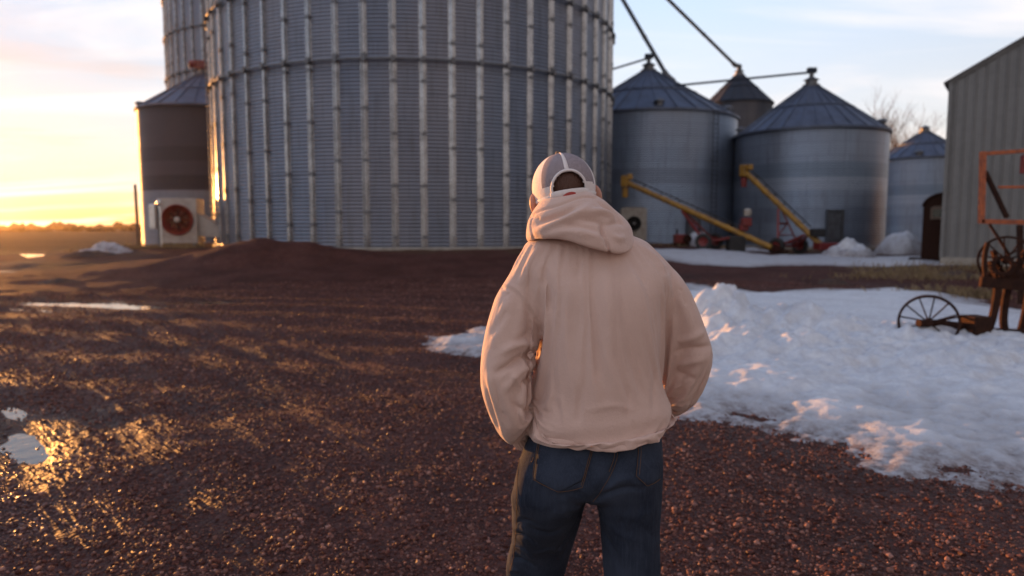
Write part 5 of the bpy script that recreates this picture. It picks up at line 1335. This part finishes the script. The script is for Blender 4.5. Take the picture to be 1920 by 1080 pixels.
# ---- head, neck: one skin surface; cap, hair
hd_c = at(1057, 352, 2.085); ROT = Matrix.Rotation(R(-8.5), 3, 'Y') @ Matrix.Rotation(R(-6), 3, 'X') @ Matrix.Rotation(R(4), 3, 'Z')
def Hd(x, y, z): return hd_c + ROT @ Vector((x, y, z))
mb = MB()
heads = [(-.135, .0, .050, .030, .040), (-.120, 0, .060, .048, .052), (-.095, 0, .045, .060, .072), (-.065, 0, .028, .068, .088), (-.03, 0, .014, .075, .098), (.0, 0, .006, .079, .100), (.035, 0, .0, .079, .098), (.062, 0, -.002, .070, .086), (.082, 0, -.002, .050, .062), (.092, 0, -.002, .022, .028)]
rg = []
for s in interp_rings(heads, 4):
    q = sring((0, 0, 0), s[3], s[4], 2.15, 40); rg.append([Hd(p.x, p.y + s[2], s[0]) for p in q])
loft(mb, rg)
nb = at(1090, 470, 2.06); mb.tube([Hd(0, -.012, -.03), Hd(0, -.012, -.085), Vector((nb.x, 2.06, nb.z + .04)), Vector((nb.x, 2.06, nb.z - .08))], [.058, .056, .062, .085], 24)
mb.tube([Hd(0, .098, .012), Hd(0, .112, -.02), Hd(0, .118, -.035)], [.010, .014, .012], 12)            # nose
mb.tube([Hd(-.03, .094, .018), Hd(0, .103, .016), Hd(.03, .094, .018)], [.010, .010, .010], 10)       # brow
mb.tube([Hd(-.022, .094, -.066), Hd(0, .102, -.064), Hd(.022, .094, -.066)], [.006, .009, .006], 10)  # lips
for s in (-1, 1):                                                                                      # ears
    pts = [Hd(s * (.086 + .016 * math.sin(t)), .006 - .020 * math.cos(t) * 0 - .014 * math.sin(t) * 1.0, -.042 + .034 * math.cos(t)) for t in np.linspace(0, math.pi, 10)]
    mb.tube(pts, [.007, .009, .010, .010, .010, .0095, .009, .0085, .008, .007], 10)
    e = MB(); rotm = ROT @ Matrix.Rotation(R(24) * s, 3, 'Z')
    mb.lathe([(.001, -.006), (.016, -.005), (.020, 0), (.016, .005), (.001, .006)], 18, Hd(s * .086, .002, -.036), axis=rotm @ Matrix.Rotation(R(90), 3, 'Y') @ Matrix.Diagonal((1.35, .8, 1)))
V, F = remesh(mb, .0036, 4)
body = fin('body', V, F, M_skin, man)
for s in (-1, 1):
    mb = MB(); mb.lathe([(.001, -.011), (.008, -.008), (.011, 0), (.008, .008), (.001, .011)], 16, Hd(s * .031, .087, .0)); o = mb.build('eye', flat('eye_white', (.7, .68, .65), .2), None, True); o.data.transform(Matrix.Translation(-MO)); o.parent = body
# short hair: shell over the back and sides of the skull
hv = []; 
ths, phs = np.linspace(-46, 88, 30), np.linspace(-118, 118, 60); HV = []; HF = []
for th in ths:
    for ph in phs:
        lim = -46 if abs(ph) < 62 else -30; t_ = R(max(th, lim)); f = R(ph)
        q = (.083 * math.sin(f) * math.cos(t_), -.106 * math.cos(f) * math.cos(t_) + .002, .098 * math.sin(t_))
        k = 1 + .02 * noise3(np.array([[ph * .25, th * .25, 1.0]]), 2)[0]
        if th < -20: k *= 1 - .0022 * (-20 - th)
        HV.append(Hd(q[0] * k, q[1] * k, q[2] * k))
n = len(phs); HF = [(i * n + k, i * n + k + 1, (i + 1) * n + k + 1, (i + 1) * n + k) for i in range(len(ths) - 1) for k in range(n - 1)]
fin('hair', [v[:] for v in HV], HF, M_hair, man)
# cap
CX, CY, CZ = .0955, .118, .104
def Cp(ph, th, k=1.0):
    f, t = R(ph), R(th); sq = math.cos(t) if th > 0 else 1 - .10 * (th / 25) ** 2
    return Hd(CX * math.sin(f) * sq * k, (-CY * math.cos(f) * sq) * k + .004, CZ * math.sin(t) * k)
ARC_H, ARC_W, ARC_B = 16, 30, -13
def in_arch(ph, th, g=0): return th > ARC_B - g and abs(ph) < ARC_W + g and th < ARC_B + (ARC_H - ARC_B + g) * math.sqrt(max(0, 1 - (ph / (ARC_W + g)) ** 2))
phs, ths = np.arange(-180, 180, 3), np.arange(-25, 91, 2.5); mb = MB(); n = len(phs)
mb.v = [tuple(Cp(p_, t_) - MO) for t_ in ths for p_ in phs]
for i in range(len(ths) - 1):
    for k in range(n):
        pc, tc_ = phs[k] + 1.5, ths[i] + 1.25
        if in_arch(pc, tc_): continue
        net = -52 < pc < 60 and tc_ > -1 - 3 * abs(pc) / 60
        mb.f.append((i * n + k, i * n + (k + 1) % n, (i + 1) * n + (k + 1) % n, (i + 1) * n + k)); mb.m.append(1 if net else 0)
cap = mb.build('cap', [M_capw, M_net], man, True); sm = cap.modifiers.new('solid', 'SOLIDIFY'); sm.thickness = .002
def strip(name, pts_a, pts_b, mat, k=1.018):
    mb = MB(); vs = []
    for (a, b) in zip(pts_a, pts_b): vs += [Cp(*a, k) - MO, Cp((a[0] + b[0]) / 2, (a[1] + b[1]) / 2, k + .006) - MO, Cp(*b, k) - MO]
    mb.add(vs, [(3 * i + j, 3 * i + j + 1, 3 * i + j + 4, 3 * i + j + 3) for i in range(len(pts_a) - 1) for j in range(2)])
    o = mb.build(name, mat, cap, True); s_ = o.modifiers.new('solid', 'SOLIDIFY'); s_.thickness = .003; return o
tt = np.linspace(0, math.pi, 40)
ia = [(-ARC_W * math.cos(t), ARC_B + (ARC_H - ARC_B) * math.sin(t)) for t in tt]; oa = [(-(ARC_W + 4.5) * math.cos(t), ARC_B + (ARC_H - ARC_B + 4.2) * math.sin(t)) for t in tt]
ia = [(-ARC_W, -20)] + ia + [(ARC_W, -20)]; oa = [(-ARC_W - 4.5, -20)] + oa + [(ARC_W + 4.5, -20)]
strip('arch_trim', ia, oa, M_capw)
strip('back_seam', [(-4, t) for t in np.linspace(19, 88, 22)], [(4, t) for t in np.linspace(19, 88, 22)], M_capw, 1.012)
stp = strip('strap', [(p_, -13.5) for p_ in np.linspace(-36, 36, 25)], [(p_, -25) for p_ in np.linspace(-36, 36, 25)], M_capw, 1.014)
mk = [(p_, -17 - 6 * (p_ / 13.0) ** 2 * .6) for p_ in np.linspace(-13, 9, 14)]
M_mark = flat('red_embroidery', (0.42, 0.06, 0.05), .8)
o = strip('emblem', mk, [(p_, -24.5) for p_ in np.linspace(-13, 9, 14)], M_mark, 1.028)
strip('sweatband', [(p_, -24) for p_ in np.linspace(-180, 180, 73)], [(p_, -17) for p_ in np.linspace(-180, 180, 73)], M_capw, 1.004)
mb = MB(); mb.lathe([(.001, .010), (.007, .008), (.010, .003), (.010, -.002)], 14, Hd(0, .004, CZ + .0) - MO, axis=ROT); mb.build('button', M_wood, cap, True)
mb = MB(); vs = []
for i in range(13):
    ph = 180 + (i - 6) * 9.5; a = Cp(ph, -14) - MO; ext = .072 * math.cos((i - 6) / 6.4 * 1.45) ; fw = (ROT @ Vector((0, 1, -.18))); vs += [a, a + fw * ext + ROT @ Vector((0, 0, -.004 * abs(i - 6)))]
mb.add(vs, [(2 * i, 2 * i + 1, 2 * i + 3, 2 * i + 2) for i in range(12)]); o = mb.build('brim', M_capw, cap, True); s_ = o.modifiers.new('solid', 'SOLIDIFY'); s_.thickness = .004
# boots under the jeans
M_boot = worn('brown_boot', (0.085, 0.05, 0.03), (0.04, 0.025, 0.018), .6, 0, 14, .6)
for (x, y, z, pit) in ((xr + .008, 1.73, .075, R(28)), (xk - .018, 2.21, .0, 0)):
    mb = MB(); rot = Matrix.Rotation(-pit, 3, 'X'); prof = [(-.09, .032, .05, .0), (-.06, .042, .10, .0), (0, .046, .14, 0), (.05, .046, .10, 0), (.11, .050, .075, 0), (.17, .046, .06, 0), (.205, .026, .045, 0)]
    rings = []
    for yy, hw, h, _ in prof:
        rings.append([Vector((x, y, z + gz(x, y))) + rot @ Vector((hw * math.copysign(abs(math.cos(t)) ** .8, math.cos(t)), yy, h / 2 + h / 2 * math.copysign(abs(math.sin(t)) ** .8, math.sin(t)))) - MO for t in np.linspace(0, 2 * math.pi, 25)[:-1]])
    loft(mb, rings); mb.build('boot', M_boot, man, True)

# ------------------------------------------------------------------ thin golden haze, added to stand in for the orange lens flare
hm = bpy.data.materials.new('flare_haze'); hm.use_nodes = True; hn, hl = hm.node_tree.nodes, hm.node_tree.links
hn.clear(); ho = hn.new('ShaderNodeOutputMaterial'); hv_ = hn.new('ShaderNodeVolumePrincipled')
hv_.inputs['Color'].default_value = (1.0, 0.80, 0.60, 1); hv_.inputs['Density'].default_value = 0.00009; hv_.inputs['Anisotropy'].default_value = 0.88
hl.new(hv_.outputs[0], ho.inputs['Volume'])
mb = MB(); mb.box((0, 0, 17.0), (3300, 3300, 40)); hz = mb.build('haze', hm); tag(hz, 'thin golden haze added over the yard in place of lens flare', kind='stuff')
